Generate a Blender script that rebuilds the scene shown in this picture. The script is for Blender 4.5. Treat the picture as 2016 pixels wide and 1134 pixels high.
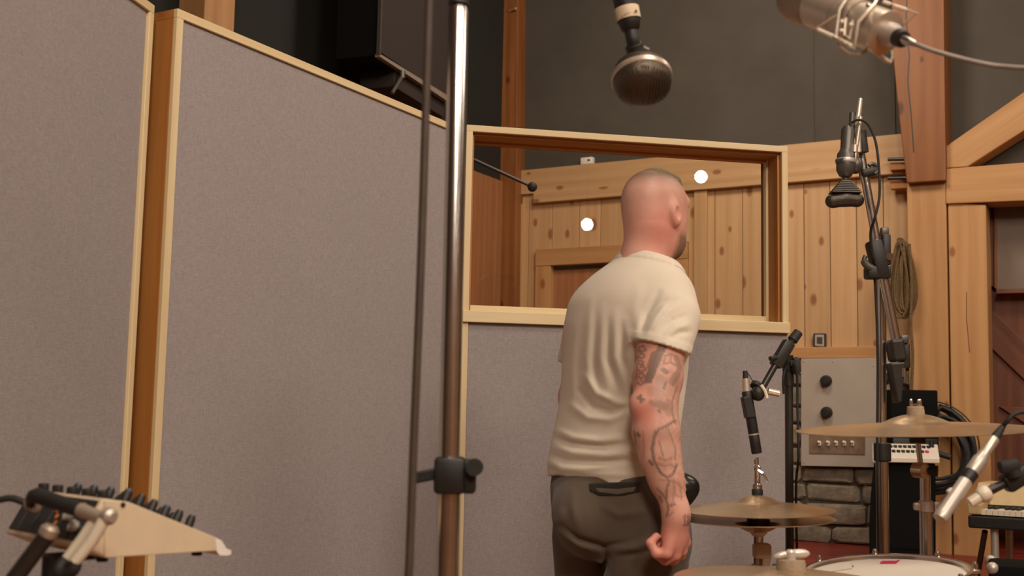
import bpy, bmesh, math, random
import numpy as np
from mathutils import Vector, Matrix
from mathutils.bvhtree import BVHTree

# ------------------------------------------------------------------ clear
for _o in list(bpy.data.objects):
    bpy.data.objects.remove(_o, do_unlink=True)
SC = bpy.context.scene
COL = SC.collection
random.seed(7)
RNG = np.random.default_rng(7)

# ------------------------------------------------------------------ camera
FPX = 2300.0
CAM = Vector((0, 0, 1.2))
PITCH, ROLL = math.radians(6.3), math.radians(1.15)
CR = Matrix.Rotation(math.radians(90) + PITCH, 3, 'X') @ Matrix.Rotation(ROLL, 3, 'Z')
cam_d = bpy.data.cameras.new('camera')
cam = bpy.data.objects.new('camera', cam_d)
COL.objects.link(cam)
cam_d.sensor_width = 36.0
cam_d.lens = FPX / 2016.0 * 36.0
cam_d.clip_start = 0.05
cam_d.dof.use_dof = True
cam_d.dof.focus_distance = 3.6
cam_d.dof.aperture_fstop = 6.0
cam.matrix_world = Matrix.Translation(CAM) @ CR.to_4x4()
SC.camera = cam

# ------------------------------------------------------------------ view, world, lights
SC.view_settings.view_transform = 'Standard'
SC.view_settings.look = 'None'
SC.view_settings.gamma = 1.0
SC.view_settings.use_curve_mapping = False
SC.view_settings.exposure = -0.2
W_ = bpy.data.worlds.new('world')
SC.world = W_
W_.use_nodes = True
W_.node_tree.nodes['Background'].inputs[0].default_value = (0.055, 0.045, 0.038, 1)
W_.node_tree.nodes['Background'].inputs[1].default_value = 1.0

WARM = (1.0, 0.87, 0.72)


def area_light(name, loc, target, power, size, color=WARM, spread=180):
    d = bpy.data.lights.new(name, 'AREA')
    d.shape = 'DISK'
    d.size = size
    d.energy = power
    d.color = color
    d.spread = math.radians(spread)
    o = bpy.data.objects.new(name, d)
    COL.objects.link(o)
    o.location = loc
    o.rotation_euler = (Vector(target) - Vector(loc)).to_track_quat('-Z', 'Y').to_euler()
    return o


# added soft area lights, unseen: above and behind the camera and over the far end
area_light('soft_light_a', (0.2, -2.0, 4.4), (0.2, 3.4, 1.2), 120, 1.0)
area_light('soft_light_b', (2.6, -0.8, 4.4), (0.4, 3.4, 1.0), 95, 1.0)
area_light('soft_light_c', (1.0, 1.6, 4.4), (0.6, 3.2, 0.6), 38, 1.0)
area_light('soft_light_d', (2.9, 4.0, 4.4), (2.2, 6.6, 1.2), 48, 0.9)
area_light('soft_light_e', (0.8, 5.4, 4.4), (1.0, 8.0, 1.4), 60, 0.9)


area_light('fill_light_f', (1.5, -4.0, 4.4), (1.5, -4.0, 0), 150, 1.2)  # added fill aimed down, brightens the rear room that the chrome mirrors
area_light('fill_light_g', (4.6, 1.8, 4.4), (4.8, 1.8, 0), 60, 1.2)  # added fill near the right wall, for brighter reflections and bounce


# ------------------------------------------------------------------ pixel helpers (2016 x 1134 frame -> points in the room)
def ray(px, py):
    return CR @ Vector(((px - 1008.0) / FPX, -(py - 567.0) / FPX, -1.0))


def P(px, py, Y):
    d = ray(px, py)
    return CAM + d * (Y / d.y)


def PP(px, py, p0, n):
    d = ray(px, py)
    n = Vector(n)
    return CAM + d * ((Vector(p0) - CAM).dot(n) / d.dot(n))


def PZ(px, py, z):
    d = ray(px, py)
    return CAM + d * ((z - CAM.z) / d.z)


# back wall: plane nw.P = 7.37, left wall: nl.P = 4.167 (both turned 29 degrees to the camera)
NW = Vector((0.4878, 0.8730, 0))
TW = Vector((0.8730, -0.4878, 0))
NL = Vector((-0.8730, 0.4878, 0))
TL = Vector((-0.4878, -0.8730, 0))
DW, DL = 7.37, 4.167
UP = Vector((0, 0, 1))


def Wl(px, py, off=0.0):
    return PP(px, py, NW * (DW - off), NW)


def Ll(px, py, off=0.0):
    return PP(px, py, NL * (DL - off), NL)


def wall_pt(t, z, off=0.0):
    """point on the back wall: t metres along it from the foot of the normal"""
    return NW * (DW - off) + TW * t + UP * z


def wt(px, py=600, off=0.0):
    return Wl(px, py, off).dot(TW)


# ------------------------------------------------------------------ mesh builder
ORI = {}


class MB:
    def __init__(self):
        self.v, self.f = [], []

    def add(self, vs, fs):
        b = len(self.v)
        self.v += [Vector(p) for p in vs]
        self.f += [tuple(i + b for i in f) for f in fs]
        return self

    def box(self, c, s, R=None):
        c = Vector(c)
        R = R or Matrix.Identity(3)
        vs = [c + R @ Vector((sx * s[0] / 2, sy * s[1] / 2, sz * s[2] / 2)) for sx in (-1, 1) for sy in (-1, 1) for sz in (-1, 1)]
        return self.add(vs, [(0, 1, 3, 2), (4, 6, 7, 5), (0, 4, 5, 1), (2, 3, 7, 6), (0, 2, 6, 4), (1, 5, 7, 3)])

    def rbox(self, c, s, r=0.004, R=None, seg=2):
        """box with rounded edges (bmesh bevel)"""
        bm = bmesh.new()
        bmesh.ops.create_cube(bm, size=1)
        for v in bm.verts:
            v.co = Vector((v.co.x * s[0], v.co.y * s[1], v.co.z * s[2]))
        bmesh.ops.bevel(bm, geom=list(bm.edges), offset=min(r, min(s) * 0.49), segments=seg, profile=0.5, affect='EDGES')
        R = R or Matrix.Identity(3)
        c = Vector(c)
        bm.verts.index_update()
        vs = [c + R @ v.co for v in bm.verts]
        fs = [tuple(v.index for v in f.verts) for f in bm.faces]
        bm.free()
        return self.add(vs, fs)

    def tube(self, path, r, seg=12, caps=True):
        path = [Vector(p) for p in path]
        n = len(path)
        rs = list(r) if hasattr(r, '__len__') else [r] * n
        t0 = (path[1] - path[0]).normalized()
        u = t0.cross(UP)
        if u.length < 1e-3:
            u = t0.cross(Vector((1, 0, 0)))
        u.normalize()
        rings = []
        vs, fs = [], []
        for i, p in enumerate(path):
            if i == 0:
                t = t0
            elif i == n - 1:
                t = (path[i] - path[i - 1]).normalized()
            else:
                t = ((path[i + 1] - path[i]).normalized() + (path[i] - path[i - 1]).normalized())
                t = t.normalized() if t.length > 1e-6 else (path[i + 1] - path[i]).normalized()
            u = u - t * u.dot(t)
            if u.length < 1e-4:
                u = t.orthogonal()
            u.normalize()
            w = t.cross(u)
            for k in range(seg):
                a = 2 * math.pi * k / seg
                vs.append(p + (u * math.cos(a) + w * math.sin(a)) * rs[i])
        for i in range(n - 1):
            for k in range(seg):
                a, b = i * seg + k, i * seg + (k + 1) % seg
                fs.append((a, b, b + seg, a + seg))
        if caps:
            fs.append(tuple(range(seg))[::-1])
            fs.append(tuple(range((n - 1) * seg, n * seg)))
        return self.add(vs, fs)

    def lathe(self, prof, c, axis=(0, 0, 1), seg=24, caps=True):
        axis = Vector(axis).normalized()
        c = Vector(c)
        u = axis.orthogonal().normalized()
        w = axis.cross(u)
        vs, fs = [], []
        for (r, h) in prof:
            for k in range(seg):
                a = 2 * math.pi * k / seg
                vs.append(c + axis * h + (u * math.cos(a) + w * math.sin(a)) * max(r, 1e-5))
        for i in range(len(prof) - 1):
            for k in range(seg):
                a, b = i * seg + k, i * seg + (k + 1) % seg
                fs.append((a, b, b + seg, a + seg))
        if caps:
            fs.append(tuple(range(seg))[::-1])
            fs.append(tuple(range((len(prof) - 1) * seg, len(prof) * seg)))
        return self.add(vs, fs)

    def ball(self, c, r, seg=16, rings=10, R=None):
        """ellipsoid; r a number or three radii"""
        rr = r if hasattr(r, '__len__') else (r, r, r)
        R = R or Matrix.Identity(3)
        c = Vector(c)
        vs = [c + R @ Vector((0, 0, rr[2]))]
        for i in range(1, rings):
            th = math.pi * i / rings
            for k in range(seg):
                a = 2 * math.pi * k / seg
                vs.append(c + R @ Vector((rr[0] * math.sin(th) * math.cos(a), rr[1] * math.sin(th) * math.sin(a), rr[2] * math.cos(th))))
        vs.append(c - R @ Vector((0, 0, rr[2])))
        fs = [(0, 1 + k, 1 + (k + 1) % seg) for k in range(seg)]
        for i in range(rings - 2):
            for k in range(seg):
                a, b = 1 + i * seg + k, 1 + i * seg + (k + 1) % seg
                fs.append((a, a + seg, b + seg, b))
        l = len(vs) - 1
        s = 1 + (rings - 2) * seg
        fs += [(l, s + (k + 1) % seg, s + k) for k in range(seg)]
        return self.add(vs, fs)

    def prism(self, pts, ext):
        """polygon (front) extruded by the vector ext"""
        n = len(pts)
        pts = [Vector(p) for p in pts]
        ext = Vector(ext)
        vs = pts + [p + ext for p in pts]
        fs = [tuple(range(n)), tuple(range(n, 2 * n))[::-1]] + [(i, i + n, (i + 1) % n + n, (i + 1) % n) for i in range(n)]
        return self.add(vs, fs)

    def build(self, name, mat, parent=None, M=None, smooth=True, bevel=0.0, ang=38, fix=True):
        """one mesh object. M: the builder's points are local and M places them; otherwise they are in room coordinates."""
        vs = self.v
        if parent is not None:
            o0 = ORI[parent.name]
        elif M is None:
            xs = [p.x for p in vs]
            ys = [p.y for p in vs]
            o0 = Vector(((min(xs) + max(xs)) / 2, (min(ys) + max(ys)) / 2, min(p.z for p in vs)))
        else:
            o0 = Vector((0, 0, 0))
        me = bpy.data.meshes.new(name)
        if M is None:
            me.from_pydata([tuple(p - o0) for p in vs], [], self.f)
        else:
            me.from_pydata([tuple(p) for p in vs], [], self.f)
        if fix:
            bm = bmesh.new()
            bm.from_mesh(me)
            bmesh.ops.recalc_face_normals(bm, faces=bm.faces)
            bm.to_mesh(me)
            bm.free()
        me.validate()
        if smooth:
            me.polygons.foreach_set('use_smooth', [True] * len(me.polygons))
            me.set_sharp_from_angle(angle=math.radians(ang))
        return link(name, me, mat, parent, M, o0, bevel)


def link(name, me, mat, parent, M, o0, bevel=0.0):
    o = bpy.data.objects.new(name, me)
    COL.objects.link(o)
    if mat is not None and not me.materials:
        me.materials.append(mat)
    if parent is not None:
        o.parent = parent
        po = ORI[parent.name]
        if M is not None:
            o.matrix_basis = Matrix.Translation(-po) @ M
        elif parent.name in ROT:
            pass
        ORI[o.name] = po if M is None else po
        # children of a rotated part would need its matrix: sub-parts are only put under unrotated parts
    else:
        if M is not None:
            o.matrix_world = M
            ORI[o.name] = M.translation.copy()
        else:
            o.location = o0
            ORI[o.name] = Vector(o0)
    if bevel:
        b = o.modifiers.new('bevel', 'BEVEL')
        b.width = bevel
        b.segments = 2
        b.limit_method = 'ANGLE'
        b.angle_limit = math.radians(40)
    return o


ROT = {}


def thing(name, loc, label, cat, group=None):
    o = bpy.data.objects.new(name, None)
    COL.objects.link(o)
    o.empty_display_size = 0.1
    o.location = loc
    ORI[o.name] = Vector(loc)
    tag(o, label, cat, group)
    return o


def tag(o, label=None, cat=None, group=None, kind=None):
    if label:
        o['label'] = label
    if cat:
        o['category'] = cat
    if group:
        o['group'] = group
    if kind:
        o['kind'] = kind
    return o


def frame(xd, zd):
    """4x4 rotation with local X along xd and local Z close to zd"""
    x = Vector(xd).normalized()
    z = Vector(zd)
    z = (z - x * z.dot(x)).normalized()
    y = z.cross(x)
    return Matrix((x, y, z)).transposed()


def board(name, mat, parent, A, B, w, t, face, bevel=0.003):
    """a board from A to B (grain along it), w wide, t thick along the direction `face`, centred on A-B"""
    A, B = Vector(A), Vector(B)
    R = frame(B - A, face)
    L = (B - A).length
    M = Matrix.Translation((A + B) / 2) @ R.to_4x4()
    m = MB().box((0, 0, 0), (L, w, t))
    return m.build(name, mat, parent, M=M, smooth=False, bevel=bevel)


def slab(name, mat, parent, pts, ext, grain, bevel=0.003):
    """polygon pts extruded by ext, with the material's grain (local X) along `grain`"""
    pts = [Vector(p) for p in pts]
    ext = Vector(ext)
    c = sum(pts, Vector()) / len(pts)
    R = frame(grain, -ext)
    M = Matrix.Translation(c) @ R.to_4x4()
    Ri = R.transposed()
    m = MB().prism([Ri @ (p - c) for p in pts], Ri @ ext)
    return m.build(name, mat, parent, M=M, smooth=False, bevel=bevel)


def arc(c, r, a0, a1, u, w, n=16):
    c, u, w = Vector(c), Vector(u), Vector(w)
    return [c + (u * math.cos(a0 + (a1 - a0) * i / n) + w * math.sin(a0 + (a1 - a0) * i / n)) * r for i in range(n + 1)]


def spline(pts, n=8):
    """Catmull-Rom through pts"""
    pts = [Vector(p) for p in pts]
    q = [pts[0] * 2 - pts[1]] + pts + [pts[-1] * 2 - pts[-2]]
    out = []
    for i in range(1, len(q) - 2):
        p0, p1, p2, p3 = q[i - 1:i + 3]
        for k in range(n):
            t = k / n
            out.append(0.5 * ((2 * p1) + (p2 - p0) * t + (2 * p0 - 5 * p1 + 4 * p2 - p3) * t * t + (3 * p1 - p0 - 3 * p2 + p3) * t ** 3))
    out.append(pts[-1])
    return out


# ------------------------------------------------------------------ materials
def srgb(r, g, b):
    return tuple(((c / 255) / 12.92 if c <= 10.3 else ((c / 255 + 0.055) / 1.055) ** 2.4) for c in (r, g, b)) + (1.0,)


class NT:
    def __init__(self, name):
        self.m = bpy.data.materials.new(name)
        self.m.use_nodes = True
        self.t = self.m.node_tree
        self.b = self.t.nodes['Principled BSDF']

    def n(self, typ, **kw):
        o = self.t.nodes.new(typ)
        for k, v in kw.items():
            if k.startswith('i_'):
                key = k[2:]
                key = int(key) if key.isdigit() else key
                o.inputs[key].default_value = v
            else:
                setattr(o, k, v)
        return o

    def l(self, a, b):
        self.t.links.new(a, b)

    def ramp(self, fac, stops):
        r = self.n('ShaderNodeValToRGB')
        e = r.color_ramp.elements
        while len(e) < len(stops):
            e.new(0.5)
        for el, (p, c) in zip(e, stops):
            el.position = p
            el.color = c
        self.l(fac, r.inputs[0])
        return r

    def mix(self, fac, a, b, mode='MIX'):
        x = self.n('ShaderNodeMix', data_type='RGBA', blend_type=mode)
        for s, v in ((0, fac), (6, a), (7, b)):
            if isinstance(v, (int, float)):
                x.inputs[s].default_value = v
            elif isinstance(v, tuple):
                x.inputs[s].default_value = v
            else:
                self.l(v, x.inputs[s])
        return x.outputs[2]

    def math(self, op, a, b=None, clamp=False):
        x = self.n('ShaderNodeMath', operation=op, use_clamp=clamp)
        for s, v in ((0, a), (1, b)):
            if v is None:
                continue
            if isinstance(v, (int, float)):
                x.inputs[s].default_value = v
            else:
                self.l(v, x.inputs[s])
        return x.outputs[0]


def plain(name, col, rough=0.5, metal=0.0, spec=0.5, var=0.12, scale=40.0, bump=0.0, coat=0.0):
    """a colour with slight procedural mottling"""
    T = NT(name)
    tc = T.n('ShaderNodeTexCoord')
    nz = T.n('ShaderNodeTexNoise', i_Scale=scale, i_Detail=4.0)
    T.l(tc.outputs['Object'], nz.inputs['Vector'])
    lo = tuple(c * (1 - var) for c in col[:3]) + (1,)
    hi = tuple(min(1, c * (1 + var)) for c in col[:3]) + (1,)
    r = T.ramp(nz.outputs['Fac'], [(0.3, lo), (0.7, hi)])
    T.l(r.outputs[0], T.b.inputs['Base Color'])
    T.b.inputs['Roughness'].default_value = rough
    T.b.inputs['Metallic'].default_value = metal
    T.b.inputs['Specular IOR Level'].default_value = spec
    T.b.inputs['Coat Weight'].default_value = coat
    if bump:
        bp = T.n('ShaderNodeBump', i_Strength=bump, i_Distance=0.002)
        T.l(nz.outputs['Fac'], bp.inputs['Height'])
        T.l(bp.outputs[0], T.b.inputs['Normal'])
    return T.m


def wood(name, light, dark, knot=srgb(128, 70, 38), knots=0.5, rough=0.5, grain=9.0, ring=0.6, tone=0.14):
    """boards and timbers: grain along local X, knots, each object with its own offset and tone"""
    T = NT(name)
    tc = T.n('ShaderNodeTexCoord')
    oi = T.n('ShaderNodeObjectInfo')
    off = T.n('ShaderNodeVectorMath', operation='SCALE')
    cmb = T.n('ShaderNodeCombineXYZ', i_0=7.0, i_1=11.0, i_2=5.0)
    T.l(cmb.outputs[0], off.inputs[0])
    T.l(oi.outputs['Random'], off.inputs['Scale'])
    add = T.n('ShaderNodeVectorMath', operation='ADD')
    T.l(tc.outputs['Object'], add.inputs[0])
    T.l(off.outputs[0], add.inputs[1])
    mp = T.n('ShaderNodeMapping')
    mp.inputs['Scale'].default_value = (0.9, grain * 2.2, grain * 2.2)
    T.l(add.outputs[0], mp.inputs['Vector'])
    # knots: voronoi cells stretched along the grain
    mk = T.n('ShaderNodeMapping')
    mk.inputs['Scale'].default_value = (3.0, 5.5, 0.25)
    T.l(add.outputs[0], mk.inputs['Vector'])
    vo = T.n('ShaderNodeTexVoronoi', voronoi_dimensions='2D', i_Scale=1.0, i_Randomness=1.0)
    T.l(mk.outputs[0], vo.inputs['Vector'])
    sep = T.n('ShaderNodeSeparateColor')
    T.l(vo.outputs['Color'], sep.inputs[0])
    on = T.math('LESS_THAN', sep.outputs[0], knots)
    size = T.math('MULTIPLY_ADD', sep.outputs[1], 0.10)
    size.node.inputs[2].default_value = 0.05
    k0 = T.math('DIVIDE', vo.outputs['Distance'], size)
    kn = T.n('ShaderNodeMapRange', interpolation_type='SMOOTHSTEP')
    kn.inputs['From Min'].default_value = 1.25
    kn.inputs['From Max'].default_value = 0.5
    T.l(k0, kn.inputs['Value'])
    kmask = T.math('MULTIPLY', kn.outputs[0], on)
    # grain bends round knots
    kd = T.n('ShaderNodeMapRange')
    kd.inputs['From Min'].default_value = 0.35
    kd.inputs['From Max'].default_value = 0.0
    T.l(vo.outputs['Distance'], kd.inputs['Value'])
    n1 = T.n('ShaderNodeTexNoise', i_Scale=1.0, i_Detail=5.0, i_Roughness=0.55, i_Distortion=0.6)
    T.l(mp.outputs[0], n1.inputs['Vector'])
    wv = T.n('ShaderNodeTexWave', wave_type='BANDS', bands_direction='Y', i_Scale=0.22, i_Distortion=9.0, i_Detail=2.0)
    wv.inputs['Detail Scale'].default_value = 0.6
    T.l(mp.outputs[0], wv.inputs['Vector'])
    g = T.math('MULTIPLY_ADD', wv.outputs['Fac'], 0.22 * ring)
    T.l(T.math('MULTIPLY', n1.outputs['Fac'], 1.0 - 0.22 * ring), g.node.inputs[2])
    r = T.ramp(g, [(0.30, dark), (0.66, light)])
    n2 = T.n('ShaderNodeTexNoise', i_Scale=1.6, i_Detail=2.0)
    T.l(add.outputs[0], n2.inputs['Vector'])
    c = T.mix(T.math('MULTIPLY', n2.outputs['Fac'], 0.25), r.outputs[0], dark)
    c = T.mix(T.math('MULTIPLY', kmask, 0.75), c, knot)
    v = T.math('MULTIPLY_ADD', oi.outputs['Random'], tone * 2)
    v.node.inputs[2].default_value = 1 - tone
    hsv = T.n('ShaderNodeHueSaturation')
    T.l(c, hsv.inputs['Color'])
    T.l(v, hsv.inputs['Value'])
    T.l(hsv.outputs[0], T.b.inputs['Base Color'])
    T.b.inputs['Roughness'].default_value = rough
    T.b.inputs['Specular IOR Level'].default_value = 0.35
    bp = T.n('ShaderNodeBump', i_Strength=0.08, i_Distance=0.002)
    T.l(g, bp.inputs['Height'])
    T.l(bp.outputs[0], T.b.inputs['Normal'])
    return T.m


def fabric(name, col, col2):
    """coarse woven upholstery cloth: crossed thread noise with slubs"""
    T = NT(name)
    tc = T.n('ShaderNodeTexCoord')
    outs = []
    for sc in ((60, 60, 420), (420, 420, 60)):
        mp = T.n('ShaderNodeMapping')
        mp.inputs['Scale'].default_value = sc
        T.l(tc.outputs['Object'], mp.inputs['Vector'])
        nz = T.n('ShaderNodeTexNoise', i_Scale=1.0, i_Detail=3.0, i_Roughness=0.6)
        T.l(mp.outputs[0], nz.inputs['Vector'])
        outs.append(nz.outputs['Fac'])
    mx = T.math('ADD', outs[0], outs[1])
    mx = T.math('MULTIPLY', mx, 0.5)
    big = T.n('ShaderNodeTexNoise', i_Scale=5.0, i_Detail=2.0)
    T.l(tc.outputs['Object'], big.inputs['Vector'])
    r = T.ramp(mx, [(0.36, col2), (0.62, col)])
    c = T.mix(T.math('MULTIPLY', big.outputs['Fac'], 0.25), r.outputs[0], col2)
    T.l(c, T.b.inputs['Base Color'])
    T.b.inputs['Roughness'].default_value = 0.95
    T.b.inputs['Specular IOR Level'].default_value = 0.1
    bp = T.n('ShaderNodeBump', i_Strength=0.5, i_Distance=0.0015)
    T.l(mx, bp.inputs['Height'])
    T.l(bp.outputs[0], T.b.inputs['Normal'])
    return T.m


def cymbal_mat(name, col, col2):
    """lathed bronze: fine concentric grooves and slight tarnish"""
    T = NT(name)
    tc = T.n('ShaderNodeTexCoord')
    sp = T.n('ShaderNodeSeparateXYZ')
    T.l(tc.outputs['Object'], sp.inputs[0])
    r2 = T.math('ADD', T.math('MULTIPLY', sp.outputs[0], sp.outputs[0]), T.math('MULTIPLY', sp.outputs[1], sp.outputs[1]))
    rr = T.math('SQRT', r2)
    gr = T.math('SINE', T.math('MULTIPLY', rr, 2600.0))
    nz = T.n('ShaderNodeTexNoise', i_Scale=9.0, i_Detail=4.0)
    T.l(tc.outputs['Object'], nz.inputs['Vector'])
    r = T.ramp(nz.outputs['Fac'], [(0.3, col2), (0.7, col)])
    T.l(r.outputs[0], T.b.inputs['Base Color'])
    T.b.inputs['Metallic'].default_value = 0.72
    T.b.inputs['Roughness'].default_value = 0.27
    T.b.inputs['Anisotropic'].default_value = 0.5
    bp = T.n('ShaderNodeBump', i_Strength=0.12, i_Distance=0.0006)
    T.l(gr, bp.inputs['Height'])
    T.l(bp.outputs[0], T.b.inputs['Normal'])
    return T.m


def grille_mat(name, col, hole, scale):
    """woven wire mesh: dark gaps between bright wires"""
    T = NT(name)
    tc = T.n('ShaderNodeTexCoord')
    vo = T.n('ShaderNodeTexVoronoi', i_Scale=scale, i_Randomness=0.15)
    T.l(tc.outputs['Object'], vo.inputs['Vector'])
    r = T.ramp(vo.outputs['Distance'], [(0.25, hole), (0.5, col)])
    T.l(r.outputs[0], T.b.inputs['Base Color'])
    T.b.inputs['Metallic'].default_value = 0.7
    T.b.inputs['Roughness'].default_value = 0.4
    bp = T.n('ShaderNodeBump', i_Strength=0.6, i_Distance=0.001)
    T.l(vo.outputs['Distance'], bp.inputs['Height'])
    T.l(bp.outputs[0], T.b.inputs['Normal'])
    return T.m


def stone_mat():
    T = NT('field_stone')
    tc = T.n('ShaderNodeTexCoord')
    oi = T.n('ShaderNodeObjectInfo')
    nz = T.n('ShaderNodeTexNoise', i_Scale=14.0, i_Detail=6.0, i_Roughness=0.65)
    T.l(tc.outputs['Object'], nz.inputs['Vector'])
    r = T.ramp(nz.outputs['Fac'], [(0.25, srgb(92, 84, 72)), (0.55, srgb(142, 130, 112)), (0.8, srgb(172, 158, 138))])
    hsv = T.n('ShaderNodeHueSaturation')
    T.l(r.outputs[0], hsv.inputs['Color'])
    v = T.math('MULTIPLY_ADD', oi.outputs['Random'], 0.5)
    v.node.inputs[2].default_value = 0.7
    T.l(v, hsv.inputs['Value'])
    T.l(hsv.outputs[0], T.b.inputs['Base Color'])
    T.b.inputs['Roughness'].default_value = 0.9
    bp = T.n('ShaderNodeBump', i_Strength=0.7, i_Distance=0.012)
    T.l(nz.outputs['Fac'], bp.inputs['Height'])
    T.l(bp.outputs[0], T.b.inputs['Normal'])
    return T.m


def glass_mat():
    """thin clear pane: Fresnel mix of clear and mirror"""
    T = NT('window_glass')
    tr = T.n('ShaderNodeBsdfTransparent')
    tr.inputs[0].default_value = (0.93, 0.93, 0.91, 1)
    gl = T.n('ShaderNodeBsdfGlossy')
    gl.inputs['Roughness'].default_value = 0.0
    fr = T.n('ShaderNodeFresnel', i_IOR=1.6)
    mx = T.n('ShaderNodeMixShader')
    T.l(fr.outputs[0], mx.inputs[0])
    T.l(tr.outputs[0], mx.inputs[1])
    T.l(gl.outputs[0], mx.inputs[2])
    out = T.t.nodes['Material Output']
    T.l(mx.outputs[0], out.inputs['Surface'])
    return T.m


def wall_paint(name, col, col2, sc=2.5):
    T = NT(name)
    tc = T.n('ShaderNodeTexCoord')
    nz = T.n('ShaderNodeTexNoise', i_Scale=sc, i_Detail=6.0, i_Roughness=0.6)
    T.l(tc.outputs['Object'], nz.inputs['Vector'])
    r = T.ramp(nz.outputs['Fac'], [(0.3, col2), (0.7, col)])
    T.l(r.outputs[0], T.b.inputs['Base Color'])
    T.b.inputs['Roughness'].default_value = 0.85
    n2 = T.n('ShaderNodeTexNoise', i_Scale=45.0, i_Detail=4.0)
    T.l(tc.outputs['Object'], n2.inputs['Vector'])
    bp = T.n('ShaderNodeBump', i_Strength=0.25, i_Distance=0.004)
    T.l(n2.outputs['Fac'], bp.inputs['Height'])
    T.l(bp.outputs[0], T.b.inputs['Normal'])
    return T.m


def emit(name, col, s):
    T = NT(name)
    T.b.inputs['Base Color'].default_value = col
    T.b.inputs['Emission Color'].default_value = col
    T.b.inputs['Emission Strength'].default_value = s
    return T.m


M_ = {}
M_['pine'] = wood('knotty_pine', srgb(198, 160, 118), srgb(184, 142, 98), knots=0.6, tone=0.07)
M_['post'] = wood('pine_post', srgb(190, 146, 98), srgb(172, 124, 78), knots=0.25, grain=7, tone=0.06)
M_['timber'] = wood('orange_timber', srgb(142, 90, 48), srgb(116, 67, 32), knot=srgb(70, 32, 16), knots=0.3, grain=6, tone=0.06)
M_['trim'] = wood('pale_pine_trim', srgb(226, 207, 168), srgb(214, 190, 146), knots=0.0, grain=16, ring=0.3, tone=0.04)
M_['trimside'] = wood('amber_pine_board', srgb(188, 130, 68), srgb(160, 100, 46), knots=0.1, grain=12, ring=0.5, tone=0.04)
M_['door'] = wood('brown_door_wood', srgb(164, 112, 74), srgb(144, 94, 60), knots=0.05, grain=10, tone=0.03)
M_['darkwood'] = wood('dark_red_wood', srgb(124, 78, 58), srgb(98, 56, 40), knots=0.0, grain=8, tone=0.10)
M_['redfloor'] = wood('red_stained_boards', srgb(150, 58, 46), srgb(116, 38, 32), knots=0.0, grain=7, tone=0.12, rough=0.35)
M_['floor'] = wood('floor_boards', srgb(150, 100, 62), srgb(118, 74, 42), knots=0.1, grain=7, tone=0.12, rough=0.4)
M_['fabric'] = fabric('grey_weave', srgb(166, 158, 158), srgb(144, 136, 136))
M_['darkwall'] = wall_paint('charcoal_plaster', srgb(76, 69, 60), srgb(67, 60, 52))
M_['blackwall'] = wall_paint('black_wall_paint', srgb(28, 27, 22), srgb(25, 24, 20))
M_['ceiling'] = wall_paint('ceiling_paint', srgb(186, 146, 106), srgb(172, 132, 94))
M_['rearwall'] = wall_paint('rear_wall_plaster', srgb(196, 150, 104), srgb(180, 134, 90))
M_['stone'] = stone_mat()
M_['mortar'] = wall_paint('dark_mortar', srgb(92, 80, 66), srgb(70, 60, 50), 20)
M_['glass'] = glass_mat()
M_['chrome'] = plain('chrome', (0.62, 0.58, 0.54, 1), rough=0.2, metal=0.97, var=0.05)
M_['satin'] = plain('satin_metal', (0.58, 0.52, 0.46, 1), rough=0.42, metal=0.55, var=0.06)
M_['nickel'] = plain('champagne_nickel', (0.64, 0.54, 0.44, 1), rough=0.36, metal=0.65, var=0.05)
M_['nickelwire'] = plain('nickel_wire', (0.70, 0.60, 0.49, 1), rough=0.32, metal=0.6, var=0.05)
M_['black'] = plain('black_plastic', srgb(32, 30, 28), rough=0.5, var=0.2)
M_['blackmetal'] = plain('black_tube_paint', srgb(44, 40, 36), rough=0.35, var=0.15)
M_['rubber'] = plain('black_rubber', srgb(34, 32, 30), rough=0.65, var=0.2)
M_['cablegrey'] = plain('grey_cable', srgb(150, 140, 130), rough=0.5)
M_['cabledark'] = plain('dark_brown_cable', srgb(72, 60, 50), rough=0.6)
M_['gunmetal'] = plain('gunmetal', srgb(92, 88, 84), rough=0.4, metal=0.5, var=0.12)
M_['beige'] = plain('beige_plastic', srgb(214, 194, 164), rough=0.5, var=0.04)
M_['white'] = plain('white_plastic', srgb(226, 216, 200), rough=0.45, var=0.04)
M_['felt'] = plain('grey_felt', srgb(160, 140, 118), rough=1.0, var=0.15, scale=200)
M_['greymetal'] = plain('grey_painted_steel', srgb(172, 160, 146), rough=0.5, var=0.05, scale=6)
M_['brassplate'] = plain('dull_brass_plate', srgb(146, 124, 104), rough=0.4, metal=0.35, var=0.3, scale=14)
M_['ivory'] = plain('ivory', srgb(230, 218, 196), rough=0.35, var=0.03)
M_['rope'] = plain('olive_rope', srgb(104, 82, 52), rough=0.95, var=0.35, scale=90)
M_['drumhead'] = plain('coated_drum_head', srgb(226, 216, 202), rough=0.75, var=0.03, scale=12)
M_['pink'] = plain('pink_tape', srgb(206, 44, 110), rough=0.6)
M_['ink'] = plain('grey_ink', srgb(120, 112, 104), rough=0.8)
M_['greyglass'] = plain('grey_brown_panel', srgb(122, 106, 94), rough=0.35, var=0.08, scale=8)
M_['tweed'] = plain('black_tolex', srgb(17, 16, 15), rough=0.9, spec=0.15, var=0.3, scale=300, bump=0.3)
M_['spkbrown'] = plain('brown_grille_cloth', srgb(38, 28, 23), rough=0.9, var=0.2, scale=300)
M_['tan'] = plain('tan_case', srgb(190, 164, 118), rough=0.5, var=0.06)
M_['cymbal'] = cymbal_mat('bronze_cymbal', (0.70, 0.53, 0.34, 1), (0.56, 0.40, 0.24, 1))
M_['grille'] = grille_mat('dark_wire_grille', srgb(104, 92, 80), srgb(24, 22, 20), 420)
M_['nickelgrille'] = grille_mat('nickel_wire_grille', srgb(190, 168, 146), srgb(110, 92, 76), 500)
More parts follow.
